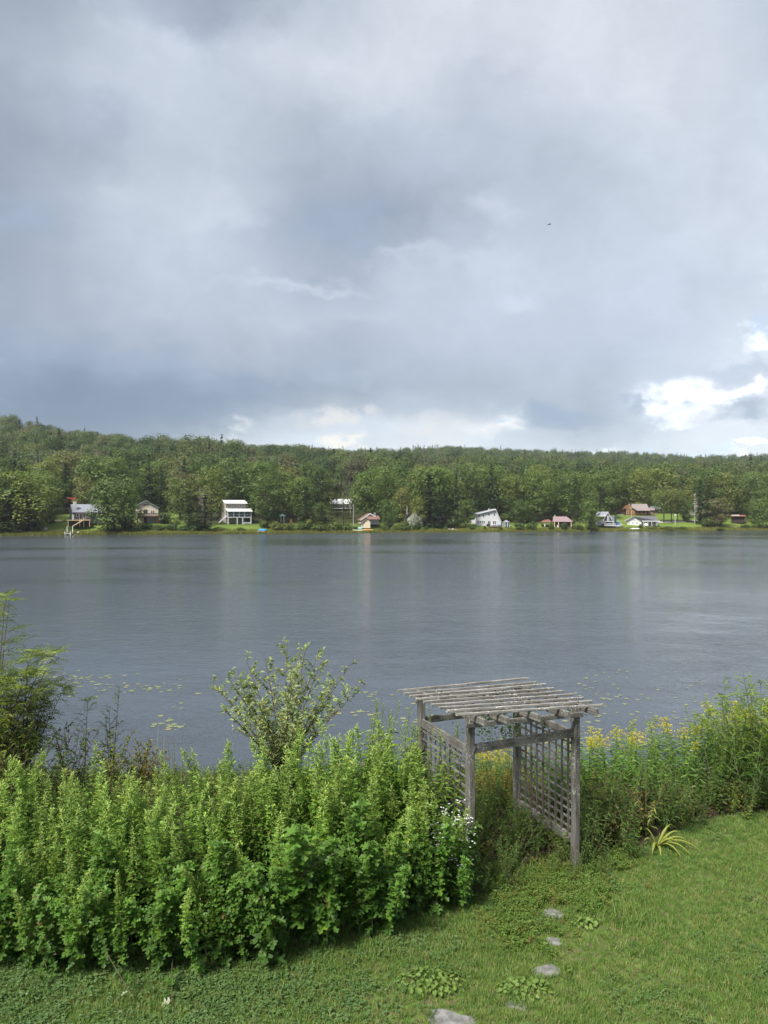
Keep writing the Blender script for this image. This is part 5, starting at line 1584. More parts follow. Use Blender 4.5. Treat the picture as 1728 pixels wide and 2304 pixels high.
def weed(seed, h=.5, mat='weed', leaf='oval', n=60, L0=.07, spread=.16):
    r = np.random.default_rng(seed)
    st, lf = MB(), MB()
    for k in range(6):
        a = r.uniform(0, 6.28); e = np.array([math.cos(a) * spread * r.uniform(.3, 1.4), math.sin(a) * spread * r.uniform(.3, 1.4), h * r.uniform(.6, 1.1)])
        f = lambda t: np.array([e[0] * t ** 1.4, e[1] * t ** 1.4, e[2] * t])
        st.tube([f(t) for t in np.linspace(0, 1, 5)], .004, .0015, 3)
        for j in range(n // 6):
            t = .2 + .8 * j / (n // 6)
            put_leaf(lf, leaf, f(t), r.uniform(0, 6.28), r.normal(.15, .35), L0 * r.uniform(.6, 1.25) * (1.15 - .5 * t), r.normal(0, .4), 1.2)
    return st.mesh('stem', M['greenstem']), lf.mesh('foliage', M[mat])


def shrub(seed, h, w, mat, stems=14, leafL=.06, leaf='oval', side=9, per=9, trunk='twig', tuft=1.0, lowclear=.3, pinnate=False, upright=.7):
    r = np.random.default_rng(seed)
    st, lf = MB(), MB()
    def pinn(p, a, pitch, L):
        d = np.array([math.cos(a) * math.cos(pitch), math.sin(a) * math.cos(pitch), math.sin(pitch)])
        for j in range(6):
            q = (j + 1) / 6.5
            c = p + d * L * q + [0, 0, -.25 * L * q * q]
            for sg in (1, -1): put_leaf(lf, 'lance', c, a + sg * 1.25, r.normal(-.05, .15), L * .36 * (1.1 - .4 * q), sg * .2, 1.4)
        put_leaf(lf, 'lance', p + d * L * .95 + [0, 0, -.22 * L], a, pitch - .3, L * .34, 0, 1.4)
    for k in range(stems):
        a = k * 2.4 + r.uniform(-.4, .4); q = math.sqrt((k + .6) / stems)
        e = np.array([math.cos(a) * w * .5 * q, math.sin(a) * w * .5 * q, h * (1.0 - .30 * q) * r.uniform(.78, 1.02)])
        f = lambda t, e=e: np.array([e[0] * t ** (2 - upright), e[1] * t ** (2 - upright), e[2] * t])
        st.tube([f(t) for t in np.linspace(0, 1, 7)], .014 * h / 3, .003, 5)
        for j in range(side):
            t = lowclear + (1 - lowclear) * (j + r.uniform(0, .8)) / side
            p = f(t); aa = r.uniform(0, 6.28); sl = (.16 + .40 * (1 - t)) * h / 3.0 * r.uniform(.6, 1.3)
            d = np.array([math.cos(aa), math.sin(aa), r.uniform(.4, 1.5)]); d /= np.linalg.norm(d)
            tip = p + d * sl
            st.tube([p, p + d * sl * .5 + [0, 0, -.01], tip], .005, .0018, 3)
            for i in range(per):
                s_ = p + (tip - p) * (i + .5) / per
                if pinnate:
                    if i % 2 == 0: pinn(s_, aa + r.uniform(-1.3, 1.3), r.normal(.1, .3), leafL * 3.0 * r.uniform(.7, 1.2))
                else: put_leaf(lf, leaf, s_, aa + r.choice([-1, 1]) * r.uniform(.3, 1.3), r.normal(.35, .35), leafL * r.uniform(.6, 1.25), r.normal(0, .5), 1.0)
        if pinnate:
            for i in range(6): pinn(f(1.0), i * 1.05, r.uniform(.2, .7), leafL * 3.4)
    return st.mesh('branches', M[trunk]), lf.mesh('foliage', M[mat])


def thing2(name, meshes, loc, rz, label, cat, group=None, sc=1.0, names=None):
    root = empty(name, loc, rz, label, cat, group); root.scale = (sc, sc, sc)
    for me in meshes:
        o = obj(me.name.split('.')[0], me, root)
        if o.name.startswith('foliage') or o.name.startswith('flower') or o.name.startswith('petal'): o['kind'] = 'stuff'
    return root


def ux(px, d): return (px - 829.5) / 1497.7 * d


# --- mugwort stand along the left of the lawn
MUG = [mugwort(700 + i) for i in range(10)]
MUGL = [mugwort(720 + i, 1.2, True) for i in range(6)]
r = np.random.default_rng(11)
protos = []
GM = 'mugwort plants in the dense stand'
pts = []
for row in range(8):
    off = -.10 + row * .225
    xs_ = np.arange(-5.2, 1.05, .185 if row < 5 else .21) + r.uniform(-.09, .09)
    for x in xs_:
        x2 = x + r.uniform(-.12, .12); y2 = float(edge(x2)) + off + r.uniform(-.13, .13)
        if abs(x2 / y2) > .64: continue
        if x2 > .80 - .12 * row and row > 1: continue
        pts.append((x2, y2, row))
for k in range(34):
    x2 = r.uniform(-4.6, .5); pts.append((x2, float(edge(x2)) + r.uniform(-.14, .16), 0))
for x, y in ((.62, 7.95), (.80, 8.02), (.96, 8.12), (.70, 8.12), (.88, 8.20), (1.02, 8.20), (.50, 7.90), (.93, 8.02)): pts.append((x, y, -1))
front = []
for i, (x, y, row) in enumerate(pts):
    hx = np.interp(x, [-5, -3.4, -2.4, -1.2, -.3, .5, 1.0], [1.64, 1.58, 1.62, 1.78, 1.88, 1.84, 1.55])
    hr = np.interp(row, [0, 1, 2, 4, 8], [.64, .82, .91, .98, 1.0]) * r.uniform(.84, 1.08)
    if row == -1: hr = r.uniform(.46, .60)
    low = row == -1 or (row == 0 and r.uniform() < .62) or (row == 1 and r.uniform() < .3)
    if row == 0 and not low: hr *= 1.12
    where = 'at the left end of the stand' if x < -2.9 else ('left of the middle of the stand' if x < -1.5 else ('below the grey willow shrub' if x < -.4 else 'near the asters and the arbor'))
    what = 'leafy front row mugwort' if row < 1 else ('dark second row mugwort' if row == 1 else ('pale tipped mugwort in the middle rows' if row < 6 else 'tall pale tipped mugwort in the back rows'))
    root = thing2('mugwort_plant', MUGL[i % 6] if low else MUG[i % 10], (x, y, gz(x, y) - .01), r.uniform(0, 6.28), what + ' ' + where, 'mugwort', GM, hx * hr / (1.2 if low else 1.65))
    sx_ = r.uniform(.95, 1.25); root.scale = (root.scale[0] * sx_, root.scale[1] * sx_, root.scale[2])
    tilt = .22 if row < 1 else (.12 if row == 1 else .04)
    q = Matrix.Rotation(tilt * r.uniform(.3, 1.6), 4, 'X') @ Matrix.Rotation(r.normal(0, .08), 4, 'Y') @ Matrix.Rotation(root.rotation_euler[2], 4, 'Z')
    root.rotation_euler = q.to_euler()
    if row < 1: front.append(root)
print('mugwort', len(pts))
# broad lower leaves that show singly at the face of the stand
lm = MB(); put_leaf(lm, 'lobed', (0, 0, 0), 0, 0, 1.0); BIG = lm.mesh('leaf', M['muglow'])
for root in front[:44]:
    for k in range(6):
        zz_ = r.uniform(.28, .95); a = r.uniform(-2.9, -.3) - root.rotation_euler[2]
        o = obj('leaf', BIG, root, (math.cos(a) * .03, math.sin(a) * .03, zz_), (r.normal(0, .3), r.normal(.25, .25), a), r.uniform(.07, .11))
# sprays trailing over the lawn at the left with pale leaf backs
for i, (px0, py0, px1, py1, lb) in enumerate(((130, 2035, 60, 2165, 'long mugwort spray with pale leaf backs trailing onto the lawn, nearest the corner'), (200, 2010, 290, 2160, 'drooping mugwort spray with one big pale leaf over the lawn'), (375, 2060, 372, 2195, 'thin reddish mugwort spray hanging down onto the lawn'), (250, 1985, 0, 2010, 'long level mugwort spray arching out across the stems'), (640, 1900, 760, 1830, 'bright fresh mugwort shoot poking out of the stand'))):
    dd = 7.0 if i < 3 else 7.0
    def P3(px, py, d): return np.array([ux(px, d), d, CZ - (py - 1106) / 1497.7 * d])
    A = P3(px0, py0, dd); B_ = P3(px1, py1, dd - (.65 if i < 3 else .15)); B_[2] = max(B_[2], LAWN + .04)
    mid = (A + B_) / 2 + [0, -.08, .12]
    root = empty('mugwort_spray', tuple(A), 0, lb, 'mugwort')
    f = lambda t: (A * (1 - t) ** 2 + 2 * mid * t * (1 - t) + B_ * t * t) - A
    MB().tube([f(t) for t in np.linspace(0, 1, 8)], .005, .002, 4).build('stem', M['purplestem'], root)
    for k in range(15 if i != 2 else 9):
        t = (k + .5) / 15 if i != 2 else .4 + .6 * (k + .5) / 9
        mb = MB(); put_leaf(mb, 'lobed', f(min(t, 1)), r.uniform(0, 6.28), r.normal(-.2, .4), r.uniform(.06, .11), r.normal(0, .4))
        mb.build('leaf', M['mugunder'] if r.uniform() < (.25 if i < 3 else 0) else M['mug'], root)

# --- goldenrod without bloom between the stand and the arbor
GN0 = [goldenrod(800 + i, 1.6, 0) for i in range(4)]
GR0 = 'unopened goldenrod stems left of the arbor'
for i in range(44):
    t = i / 44
    x = r.uniform(-.35, .98); y = r.uniform(8.75, 10.0) if x < .6 else r.uniform(8.5, 9.2)
    if x > .72 and y > 8.9: x -= .3
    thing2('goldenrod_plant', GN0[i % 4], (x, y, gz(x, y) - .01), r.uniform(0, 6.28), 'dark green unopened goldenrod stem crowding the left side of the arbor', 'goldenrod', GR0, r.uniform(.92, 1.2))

# --- blooming goldenrod to the right and behind the arbor
GLD = [goldenrod(820 + i, 1.3, [.75, 1.0, .85, 1.1, .7][i]) for i in range(5)] + [goldenrod(830 + i, 1.3, 0) for i in range(3)]
GRR = 'goldenrod plants right of the arbor'
cnt = 0
for row in range(9):
    for x in np.arange(2.7, 8.4, .29):
        x2 = x + r.uniform(-.12, .12); y2 = float(edge(x2)) + .75 + row * .36 + r.uniform(-.14, .14)
        if x2 / y2 > .70: continue
        if row < 2 and x2 < 3.6: continue
        want = np.interp(x2 / y2, [.22, .30, .42, .5, .6], [1585, 1565, 1545, 1515, 1480])
        hz = CZ - (want - 1106) / 1497.7 * (y2 if row > 4 else y2) - gz(x2, y2)
        hh = min(hz, 1.95) * r.uniform(.80, 1.04) * np.interp(row, [0, 2, 4, 8], [.60, .80, .92, 1.0])
        if hh < .3: continue
        bloom = r.uniform() < np.interp(row, [0, 3, 5, 8], [.05, .2, .5, .62])
        me = GLD[r.integers(0, 5)] if bloom else GLD[5 + r.integers(0, 3)]
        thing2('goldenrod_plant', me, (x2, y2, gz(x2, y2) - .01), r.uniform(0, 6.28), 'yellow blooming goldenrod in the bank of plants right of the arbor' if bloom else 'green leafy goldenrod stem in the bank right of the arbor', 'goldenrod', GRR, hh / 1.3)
        cnt += 1
for i in range(26):                                   # low yellowed plants framed by the arbor opening
    dd = r.uniform(11.2, 13.6); p = Vector((r.uniform(.125, .20) * dd, dd, 0)); me = GLD[i % 5]
    thing2('goldenrod_plant', me, (p.x, p.y, gz(p.x, p.y) - .01), r.uniform(0, 6.28), 'short goldenrod seen through the opening of the arbor', 'goldenrod', 'goldenrod behind the arbor', r.uniform(.45, .75))
YW = [weed(900 + i, .95, 'yellowweed', 'oval', 96, .055, .2) for i in range(3)]
for i in range(22):
    dd = r.uniform(10.5, 12.2); p = Vector((r.uniform(.128, .192) * dd, dd, 0))
    thing2('yellow_weed', YW[i % 3], (p.x, p.y, gz(p.x, p.y)), r.uniform(0, 6), 'yellowing weed framed in the opening of the arbor', 'weed', 'yellow weeds behind the arbor', r.uniform(.6, .95))

# --- tall feathery shrubs at the right edge
for i, (px, top, d, w, lb) in enumerate(((1585, 1470, 11.3, 1.1, 'tall feathery willow shoot cluster rising above the goldenrod'), (1650, 1428, 10.9, 1.3, 'tallest feathery willow cluster at the right edge'), (1520, 1490, 12.2, .5, 'slender upright shoot with drooping tip above the goldenrod'), (1690, 1480, 10.6, 1.2, 'bushy green willow low at the right edge'), (1545, 1500, 11.8, .9, 'lighter feathery willow left of the tallest cluster'), (1620, 1530, 10.5, 1.0, 'short bright willow in front of the tallest cluster'))):
    x = ux(px, d); z = gz(x, d); hh = 1.10 * (CZ - (top - 1106) / 1497.7 * d - z)
    thing2('willow_shrub', shrub(950 + i, hh, w, 'gold', 16 if w > 1 else 4, .10, 'lance', 12, 7, 'greenstem', upright=.9, lowclear=.25), (x, d, z), 0, lb, 'shrub', 'feathery shrubs at the right edge')

# --- grey willow shrub over the stand
d = 12.6; x = ux(612, d); z = gz(x, d)
thing2('willow_shrub', shrub(961, CZ - (1345 - 1106) / 1497.7 * d - z, 3.3, 'willow', 24, .085, 'oval', 18, 13, 'twig', lowclear=.22, upright=.55), (x, d, z), 0, 'grey green willow shrub with reddish twigs standing against the water', 'shrub')
# --- left edge rowan tree and thicket
for i, (px, top, d, w, lb) in enumerate(((-20, 1232, 11.2, 2.2, 'rowan tree with feathery leaves at the left edge'), (40, 1380, 11.8, 1.5, 'lower rowan bough thicket beside the left edge tree'))):
    x = ux(px, d); z = gz(x, d)
    thing2('rowan_tree', shrub(970 + i, CZ - (top - 1106) / 1497.7 * d - z, w, 'ash', 14, .075, 'lance', 12, 8, 'twig', pinnate=True, lowclear=.2, upright=.75), (x, d, z), .5, lb, 'tree')
for i, (px, top, d, lb) in enumerate(((182, 1408, 12.6, 'thin rowan sapling topped by a feathery tuft'), (240, 1425, 12.8, 'thin dark sapling right of the tufted sapling'))):
    x = ux(px, d); z = gz(x, d); hh = CZ - (top - 1106) / 1497.7 * d - z
    if i == 0: me = shrub(980, hh, .15, 'ash', 1, .05, 'lance', 7, 3, 'twig', pinnate=True, lowclear=.45)
    else: me = shrub(981, hh, .7, 'weed', 3, .06, 'oval', 11, 6, 'twig', lowclear=.25, upright=.9)
    thing2('sapling', me, (x, d, z), 0, lb, 'sapling', 'saplings by the water')
for i, (px, top, d, w, mat, lb) in enumerate(((60, 1545, 10.8, 1.7, 'weed', 'shaggy mid green shrub under the rowan tree'), (150, 1530, 11.4, 1.5, 'weed', 'yellow green shrub at the foot of the tufted sapling'), (250, 1560, 11.6, 1.3, 'weed', 'dusky shrub with bare twigs right of the saplings'), (310, 1585, 11.8, .9, 'weed', 'small dark shrub at the water side of the stand'), (-20, 1480, 10.6, 1.5, 'ash', 'dense green shrub in the left corner of the bank'), (20, 1600, 9.9, 1.6, 'weed', 'low dark shrub behind the left end of the stand'), (200, 1610, 10.4, 1.6, 'bushleaf', 'low bushy shrub behind the middle of the stand'))):
    x = ux(px, d); z = gz(x, d)
    thing2('shrub', shrub(985 + i, CZ - (top - 1106) / 1497.7 * d - z, w, mat, 13, .055, 'oval', 10, 8, 'twig', lowclear=.1), (x, d, z), i, lb, 'shrub', 'shrubs on the bank at the left')

# --- white asters beside the arbor
for i, (px, d, hh) in enumerate(((965, 8.2, .98), (935, 8.1, .86), (985, 8.25, 1.05), (905, 7.95, .66), (980, 8.1, .74))):
    x = ux(px, d); z = gz(x, d); rr = np.random.default_rng(1000 + i)
    st, lf, pt = MB(), MB(), MB()
    for k in range(10):
        a = rr.uniform(0, 6.28); e = np.array([math.cos(a) * .16, math.sin(a) * .16 - .05, hh * rr.uniform(.75, 1.1)])
        f = lambda t: np.array([e[0] * t, e[1] * t, e[2] * t])
        st.tube([f(t) for t in (0, .4, .7, 1)], .004, .0015, 3)
        for j in range(12): put_leaf(lf, 'lance', f(.2 + .8 * j / 12), rr.uniform(0, 6.28), rr.normal(.3, .3), .06 * rr.uniform(.6, 1.2), 0, 1.2)
        for j in range(6):
            c = e + rr.normal(0, .036, 3)
            st.tube([e * .85, c], .0015, .001, 3)
            for w_ in range(7): put_leaf(pt, 'dia', c, w_ * .9, .25, .013, 0, 1.3)
    thing2('white_aster', [st.mesh('stem', M['greenstem']), lf.mesh('foliage', M['gold']), pt.mesh('petals', M['petal'])], (x, d, z), 0, ['white aster clump with most blooms beside the arbor post', 'sparse white aster left of the densest clump', 'tall white aster touching the front left arbor post', 'low white aster at the face of the mugwort stand', 'short white aster below the arbor post'][i], 'aster', 'white asters beside the arbor')

# --- vine on the lattice
rr = np.random.default_rng(1100)
vroot = empty('climbing_vine', tuple(arb(AW - .05, AD * .6, 0)), 0, 'woody rose vine climbing the right lattice of the arbor', 'vine')
st, lf = MB(), MB()
o0 = arb(AW - .05, AD * .6, 0)
for k in range(5):
    c0 = rr.uniform(.3, 1.1); c1 = rr.uniform(.6, 1.35)
    pth = []
    for t in np.linspace(0, 1, 9):
        zz_ = t * rr.uniform(1.5, 1.75)
        pth.append(arb(AW - .05 - rr.uniform(.0, .05) - (.35 * max(0, t - .7) * (k % 3)), c0 + (c1 - c0) * t + .05 * math.sin(t * 9 + k), zz_) - o0)
    st.tube(pth, .006, .002, 4)
    for p in pth[5:]:
        for _ in range(10):
            q = np.array(p) + rr.normal(0, .07, 3)
            put_leaf(lf, 'oval', q, rr.uniform(0, 6.28), rr.normal(0, .4), .045 * rr.uniform(.6, 1.3), rr.normal(0, .4), 1.2)
for k in range(520):                                  # leafy mass under the roof near the back right post
    q = np.array(arb(AW - .45 + rr.normal(0, .22), AD - .15 + rr.normal(0, .18), ZR - .58 + rr.normal(0, .15))) - np.array(o0)
    put_leaf(lf, 'oval', q, rr.uniform(0, 6.28), rr.normal(0, .5), .05 * rr.uniform(.6, 1.3), rr.normal(0, .5), 1.2)
for k in range(60):
    q = np.array(arb(AW + .10 + rr.normal(0, .05), .2 + rr.normal(0, .12), ZR - .22 + rr.normal(0, .07))) - np.array(o0)
    put_leaf(lf, 'oval', q, rr.uniform(0, 6.28), rr.normal(0, .5), .04 * rr.uniform(.6, 1.3), rr.normal(0, .5), 1.2)
st.build('branches', M['twig'], vroot); o = lf.build('foliage', M['weed'], vroot); o['kind'] = 'stuff'

# --- weeds inside the arbor and along the right bed
WD = [weed(1200 + i, .5, 'weed', 'oval', 78, .06, .2) for i in range(3)] + [weed(1210 + i, .75, 'gold', 'lance', 84, .09, .2) for i in range(2)] + [weed(1220 + i, .8, 'brownish', 'oval', 66, .05, .26) for i in range(2)]
def put_weed(p, lb, grp, kinds, sc):
    thing2('weed', WD[int(r.choice(kinds))], (p[0], p[1], gz(p[0], p[1]) - .01), r.uniform(0, 6.28), lb, 'weed', grp, sc)
for i in range(78):
    a, c = r.uniform(.0, AW + .0), r.uniform(.05, 1.9); p = arb(a, c, 0)
    put_weed(p, 'green weed growing under the roof of the arbor', 'weeds inside the arbor', [0, 1, 2, 3, 4, 5], r.uniform(.55, 1.1))
for i in range(70):
    x2 = r.uniform(2.55, 6.4); y2 = float(edge(x2)) + r.uniform(.05, 1.0)
    near_ = x2 < 4.2
    put_weed((x2, y2), 'rusty green weed in the bed right of the arbor post' if near_ else 'green weed along the lawn edge under the goldenrod', 'weeds in the right bed', [3, 4, 5, 6, 0] if near_ else [3, 4, 3, 0], r.uniform(.6, 1.35) if near_ else r.uniform(.5, .9))
for i, (px, d, w, top, lb) in enumerate(((1320, 9.6, 1.2, 1690, 'tangled rusty shrub right of the arbor with a bare brown branch'), (1400, 10.2, 1.1, 1668, 'olive brown shrub between the tangled shrub and the goldenrod'), (1290, 10.4, .9, 1640, 'loose shrub close behind the right arbor post'))):
    x = ux(px, d); z = gz(x, d)
    thing2('shrub', shrub(1250 + i, CZ - (top - 1106) / 1497.7 * d - z, w, 'brownish' if i < 2 else 'weed', 12, .05, 'oval', 10, 8, 'twig', lowclear=.1), (x, d, z), i, lb, 'shrub', 'shrubs in the right bed')
for i in range(58):                                   # front of the arbor and its left foot
    x2 = r.uniform(.95, 2.9); y2 = float(edge(x2)) - r.uniform(-.25, .25)
    put_weed((x2, y2), 'low weed at the front foot of the arbor', 'weeds before the arbor', [0, 1, 2, 5, 6, 3], r.uniform(.35, .72) * (1.2 if x2 < 1.6 else .8))
for k in range(16):                                   # close about the right post
    x2, y2 = 2.46 + r.normal(0, .16), 8.92 + r.uniform(-.12, .25)
    put_weed((x2, y2), 'weed hugging the foot of the front right arbor post', 'weeds at the right arbor post', [0, 1, 3, 5], r.uniform(.4, .9))
# pale reed-like leaves right of the post
d = 9.75
root = empty('bamboo_grass', (ux(1395, d), d, gz(ux(1395, d), d)), 0, 'pale straw green grass blades arching out of the dark bed', 'grass plant')
st, lf = MB(), MB()
for k in range(9):
    a = r.uniform(0, 6.28); e = np.array([math.cos(a) * .2, math.sin(a) * .2 - .1, r.uniform(.4, .75)])
    st.tube([(0, 0, 0), e * .5 + [0, 0, .06], e], .004, .002, 3)
    for j in range(4): put_leaf(lf, 'lance', e * (.4 + .15 * j), r.uniform(0, 6.28), r.normal(0, .4), .12, 0, .9)
st.build('stem', M['dryleaf'], root); lf.build('foliage', M['iris'], root)['kind'] = 'stuff'
# yellow arching daylily leaves
d = 9.42
root = empty('daylily', (ux(1418, d), d - .02, gz(ux(1425, d), d)), 0, 'yellowing daylily with long arching leaves on the lawn edge', 'daylily')
for k, (ex, ey, ez, pk) in enumerate(((.55, -.22, .01, .15), (.36, -.30, .01, .13), (-.16, -.24, .01, .12), (-.20, -.05, .12, .08), (.40, .10, .16, .10), (.20, -.34, .01, .12), (-.06, -.30, .01, .08), (.25, .15, .26, .06), (.45, -.05, .08, .12), (-.12, .12, .22, .06), (.12, -.20, .16, .1), (.30, -.12, .03, .14))):
    n = 9; V = []
    for i in range(n):
        t = i / (n - 1); wd = .016 * math.sin(PI * min(1, .15 + t * .85)) + .001
        p = np.array([ex * t, ey * t, ez * t + pk * 4 * t * (1 - t)]); sd_ = np.array([-ey, ex, 0]); sd_ /= np.linalg.norm(sd_)
        V += [p - sd_ * wd + [0, 0, wd * .4], p, p + sd_ * wd + [0, 0, wd * .4]]
    mb = MB(); mb.add(V, [(3 * i + j, 3 * i + j + 1, 3 * i + j + 4, 3 * i + j + 3) for i in range(n - 1) for j in (0, 1)])
    mb.build('leaf', M['iris'], root)

# --- lady's mantle rosettes in the lawn
rosl = MB(); put_leaf(rosl, 'round', (0, 0, 0), 0, 0, 1.0); ROS = rosl.mesh('leaf', M['mantle'])
for px, py, nlv, rad, lb in ((928, 2128, 90, .25, "larger pale green lady's mantle clump beside the nearest stepping stone"), (1135, 2140, 66, .20, "smaller pale green lady's mantle clump right of the larger one"), (1262, 2000, 26, .12, 'pale leafed seedling clump beside the farthest stepping stone')):
    d = 4.574 * 1497.7 / (py - 1106)
    root = empty('lady_mantle', (ux(px, d), d, gz(ux(px, d), d)), 0, lb, 'plant')
    for k in range(nlv):
        a = k * 2.4; q = math.sqrt((k + .5) / nlv)
        obj('leaf', ROS, root, (math.cos(a) * rad * q * 1.25, math.sin(a) * rad * q * .8, .075 * (1 - q * .7) + r.uniform(0, .02)), (r.normal(0, .3), .05 + r.normal(0, .25), a + r.normal(0, .5)), r.uniform(.030, .052))

# --- stepping stones
for i, (px, py, wpx, dpx, lb) in enumerate(((1195, 1974, 46, 20, 'grey stepping stone closest to the arbor'), (1196, 2032, 34, 16, 'narrow stepping stone second from the arbor'), (1181, 2095, 60, 26, 'pale square stepping stone in the middle of the lawn'), (1115, 2172, 46, 16, 'grassed over stepping stone mostly hidden by turf'), (975, 2208, 100, 42, 'large cracked stepping stone nearest the viewer'))):
    d = 4.574 * 1497.7 / (py - 1106)
    w_ = wpx * d / 1497.7; e_ = dpx / 1497.7 * d * d / 4.574
    rr = np.random.default_rng(1300 + i); n = 14
    out = []
    for k in range(n):
        a = 2 * PI * k / n + .2 * i
        q = 1 / max(abs(math.cos(a)), abs(math.sin(a))) ** .95
        out.append((math.cos(a) * w_ * .5 * q * rr.uniform(.74, 1.08), math.sin(a) * e_ * .5 * q * rr.uniform(.86, 1.06)))
    V = [(x, y, -.05) for x, y in out] + [(x, y, .001) for x, y in out] + [(x * .95, y * .95, .006 + rr.uniform(-.002, .002)) for x, y in out] + [(0, 0, .006)]
    Fc = [(k, (k + 1) % n, (k + 1) % n + n, k + n) for k in range(n)] + [(k + n, (k + 1) % n + n, (k + 1) % n + 2 * n, k + 2 * n) for k in range(n)] + [(k + 2 * n, (k + 1) % n + 2 * n, 3 * n) for k in range(n)]
    mb = MB(); mb.add(V, Fc)
    o = mb.build('stepping_stone', MATS.get('step') or MATS.setdefault('step', plain('lichen_stone', (0.15, 0.147, 0.14), .95, .55, 9, spec=.1, bump=.8)))
    o.location = (ux(px, d), d, max(gz(ux(px, d) + a, d + c) for a in (-.12, 0, .12) for c in (-.08, 0, .08)) + .004); o.rotation_euler = (0, 0, .25 if i == 2 else -.35)
    tag(o, lb, 'stepping stone', 'stepping stones')
STONES = [(ux(px, 4.574 * 1497.7 / (py - 1106)), 4.574 * 1497.7 / (py - 1106), .5 * w * 4.574 / (py - 1106)) for px, py, w in ((1195, 1974, 46), (1196, 2032, 34), (1181, 2095, 60), (975, 2208, 100))]

# --- lawn grass (beyond counting)
def lawn_pts(n, seed, x0=-6.0, x1=10.0, y0=4.6, y1=11.2):
    rr = np.random.default_rng(seed)
    x = rr.uniform(x0, x1, n); y = rr.uniform(y0, y1, n)
    k = (y < edge(x) + .28) & (np.abs(x / y) < 1.05)
    x, y = x[k], y[k]
    for sx, sy, sr in STONES: k = np.hypot(x - sx, (y - sy)) > sr * .74; x, y = x[k], y[k]
    return x, y, rr
x, y, rr = lawn_pts(100000, 21)
n = len(x)
SRC = [src('lawn_tuft', tuft_mesh('lawn_tuft', 'grass', 13, .055, .022, .0022, 520 + k, 1.0)) for k in range(8)]
worn = (np.sin(x * 1.3 + 2.1) * np.sin(y * 2.2 + .5 * x) + .5 * np.sin(x * 4.1 - y) * np.sin(y * 5.3)) > .62
kp = ~(worn & (rr.uniform(0, 1, n) < .4)); x, y = x[kp], y[kp]; n = len(x)
patch = .75 + .45 * np.sin(x * 2.1 + .4) * np.sin(y * 1.7 + x) + .35 * np.sin(x * 6.3 + y * 2) * np.sin(y * 7.1 - x) + rr.normal(0, .3, n)
scatter('lawn_grass', np.c_[x, y, ground_z(x, y)], np.c_[rr.normal(0, .2, n), rr.normal(0, .2, n), rr.uniform(0, 6.28, n)], np.clip(.72 + .35 * patch, .5, 1.5), rr.integers(0, 8, n), SRC, 'mown green lawn grass', 'grass')
# clover and creeping leaves, thick in front of the stand
cl = []
for k in range(5):
    mb = MB(); q = np.random.default_rng(600 + k)
    for j in range(9):
        c = np.array([*q.normal(0, .035, 2), q.uniform(.02, .05)])
        for w_ in range(3): put_leaf(mb, 'oval', c, w_ * 2.1 + q.uniform(0, 1), q.normal(.1, .15), .016, q.normal(0, .2), 1.9)
    cl.append(src('clover_sprig', mb.mesh('clover_sprig', M['clover'])))
x, y, rr = lawn_pts(58000, 22)
dense = np.clip(.85 - (x + 2.4) / 3.4, 0.0, .8) * (.7 + .5 * np.sin(x * 2.3 + y * 3.1) * np.sin(y * 4.3 - x)) * np.clip((edge(x) + .3 - y) / .5, .3, 1) + .10 * (np.sin(x * 3.1) * np.sin(y * 2.7 + x * 1.3) > .3)
k = rr.uniform(0, 1, len(x)) < dense
x, y = x[k], y[k]; n = len(x)
scatter('clover', np.c_[x, y, ground_z(x, y)], np.c_[rr.normal(0, .15, n), rr.normal(0, .15, n), rr.uniform(0, 6.28, n)], rr.uniform(.8, 1.4, n), rr.integers(0, 5, n), cl, 'clover and creeping leaves covering the lawn before the stand', 'clover')
# creeping weed carpet at the arbor foot and on the path
cw = [src('creeping_sprig', weed(1400 + k, .11, 'creep', 'oval', 48, .030, .09)[1]) for k in range(3)]
rr = np.random.default_rng(33)
x = np.concatenate([rr.normal(2.05, .38, 420), rr.normal(1.55, .22, 240), rr.uniform(.7, 3.4, 300)]); y = np.concatenate([rr.normal(8.35, .22, 420), rr.normal(7.75, .28, 240), np.zeros(300)])
y[660:] = edge(x[660:]) + rr.uniform(-.1, .5, 300)
k = np.ones(len(x), bool)
for sx, sy, sr in STONES: k &= np.hypot(x - sx, y - sy) > sr + .04
x, y = x[k], y[k]; n = len(x)
scatter('creeping_weeds', np.c_[x, y, ground_z(x, y)], np.c_[np.zeros(n), np.zeros(n), rr.uniform(0, 6.28, n)], rr.uniform(.6, 1.3, n), rr.integers(0, 3, n), cw, 'bright creeping weeds spreading around the arbor foot', 'ground cover')
# low undergrowth filling the beds and the bank down to the water
ug = [src('undergrowth_sprig', weed(1420 + k, .42, ['weed', 'gold', 'brownish', 'bushleaf'][k], 'oval' if k != 1 else 'lance', 66, .06, .2)[1]) for k in range(4)]
rr = np.random.default_rng(34)
x = rr.uniform(-13, 13, 6400); y = rr.uniform(6.9, 15.6, 6400)
k = (y > edge(x) + .25) & (np.abs(x / y) < 1.0)
p_in = (x - AX) * UH.x + (y - AY) * UH.y; c_in = (x - AX) * VH.x + (y - AY) * VH.y
k &= ~((p_in > .1) & (p_in < AW - .1) & (c_in < .5) & (c_in > -1))
x, y = x[k], y[k]; n = len(x)
scatter('undergrowth', np.c_[x, y, ground_z(x, y) - .02], np.c_[np.zeros(n), np.zeros(n), rr.uniform(0, 6.28, n)], rr.uniform(.6, 1.35, n), rr.integers(0, 4, n), ug, 'tangled undergrowth on the bank between the beds and the water', 'undergrowth')
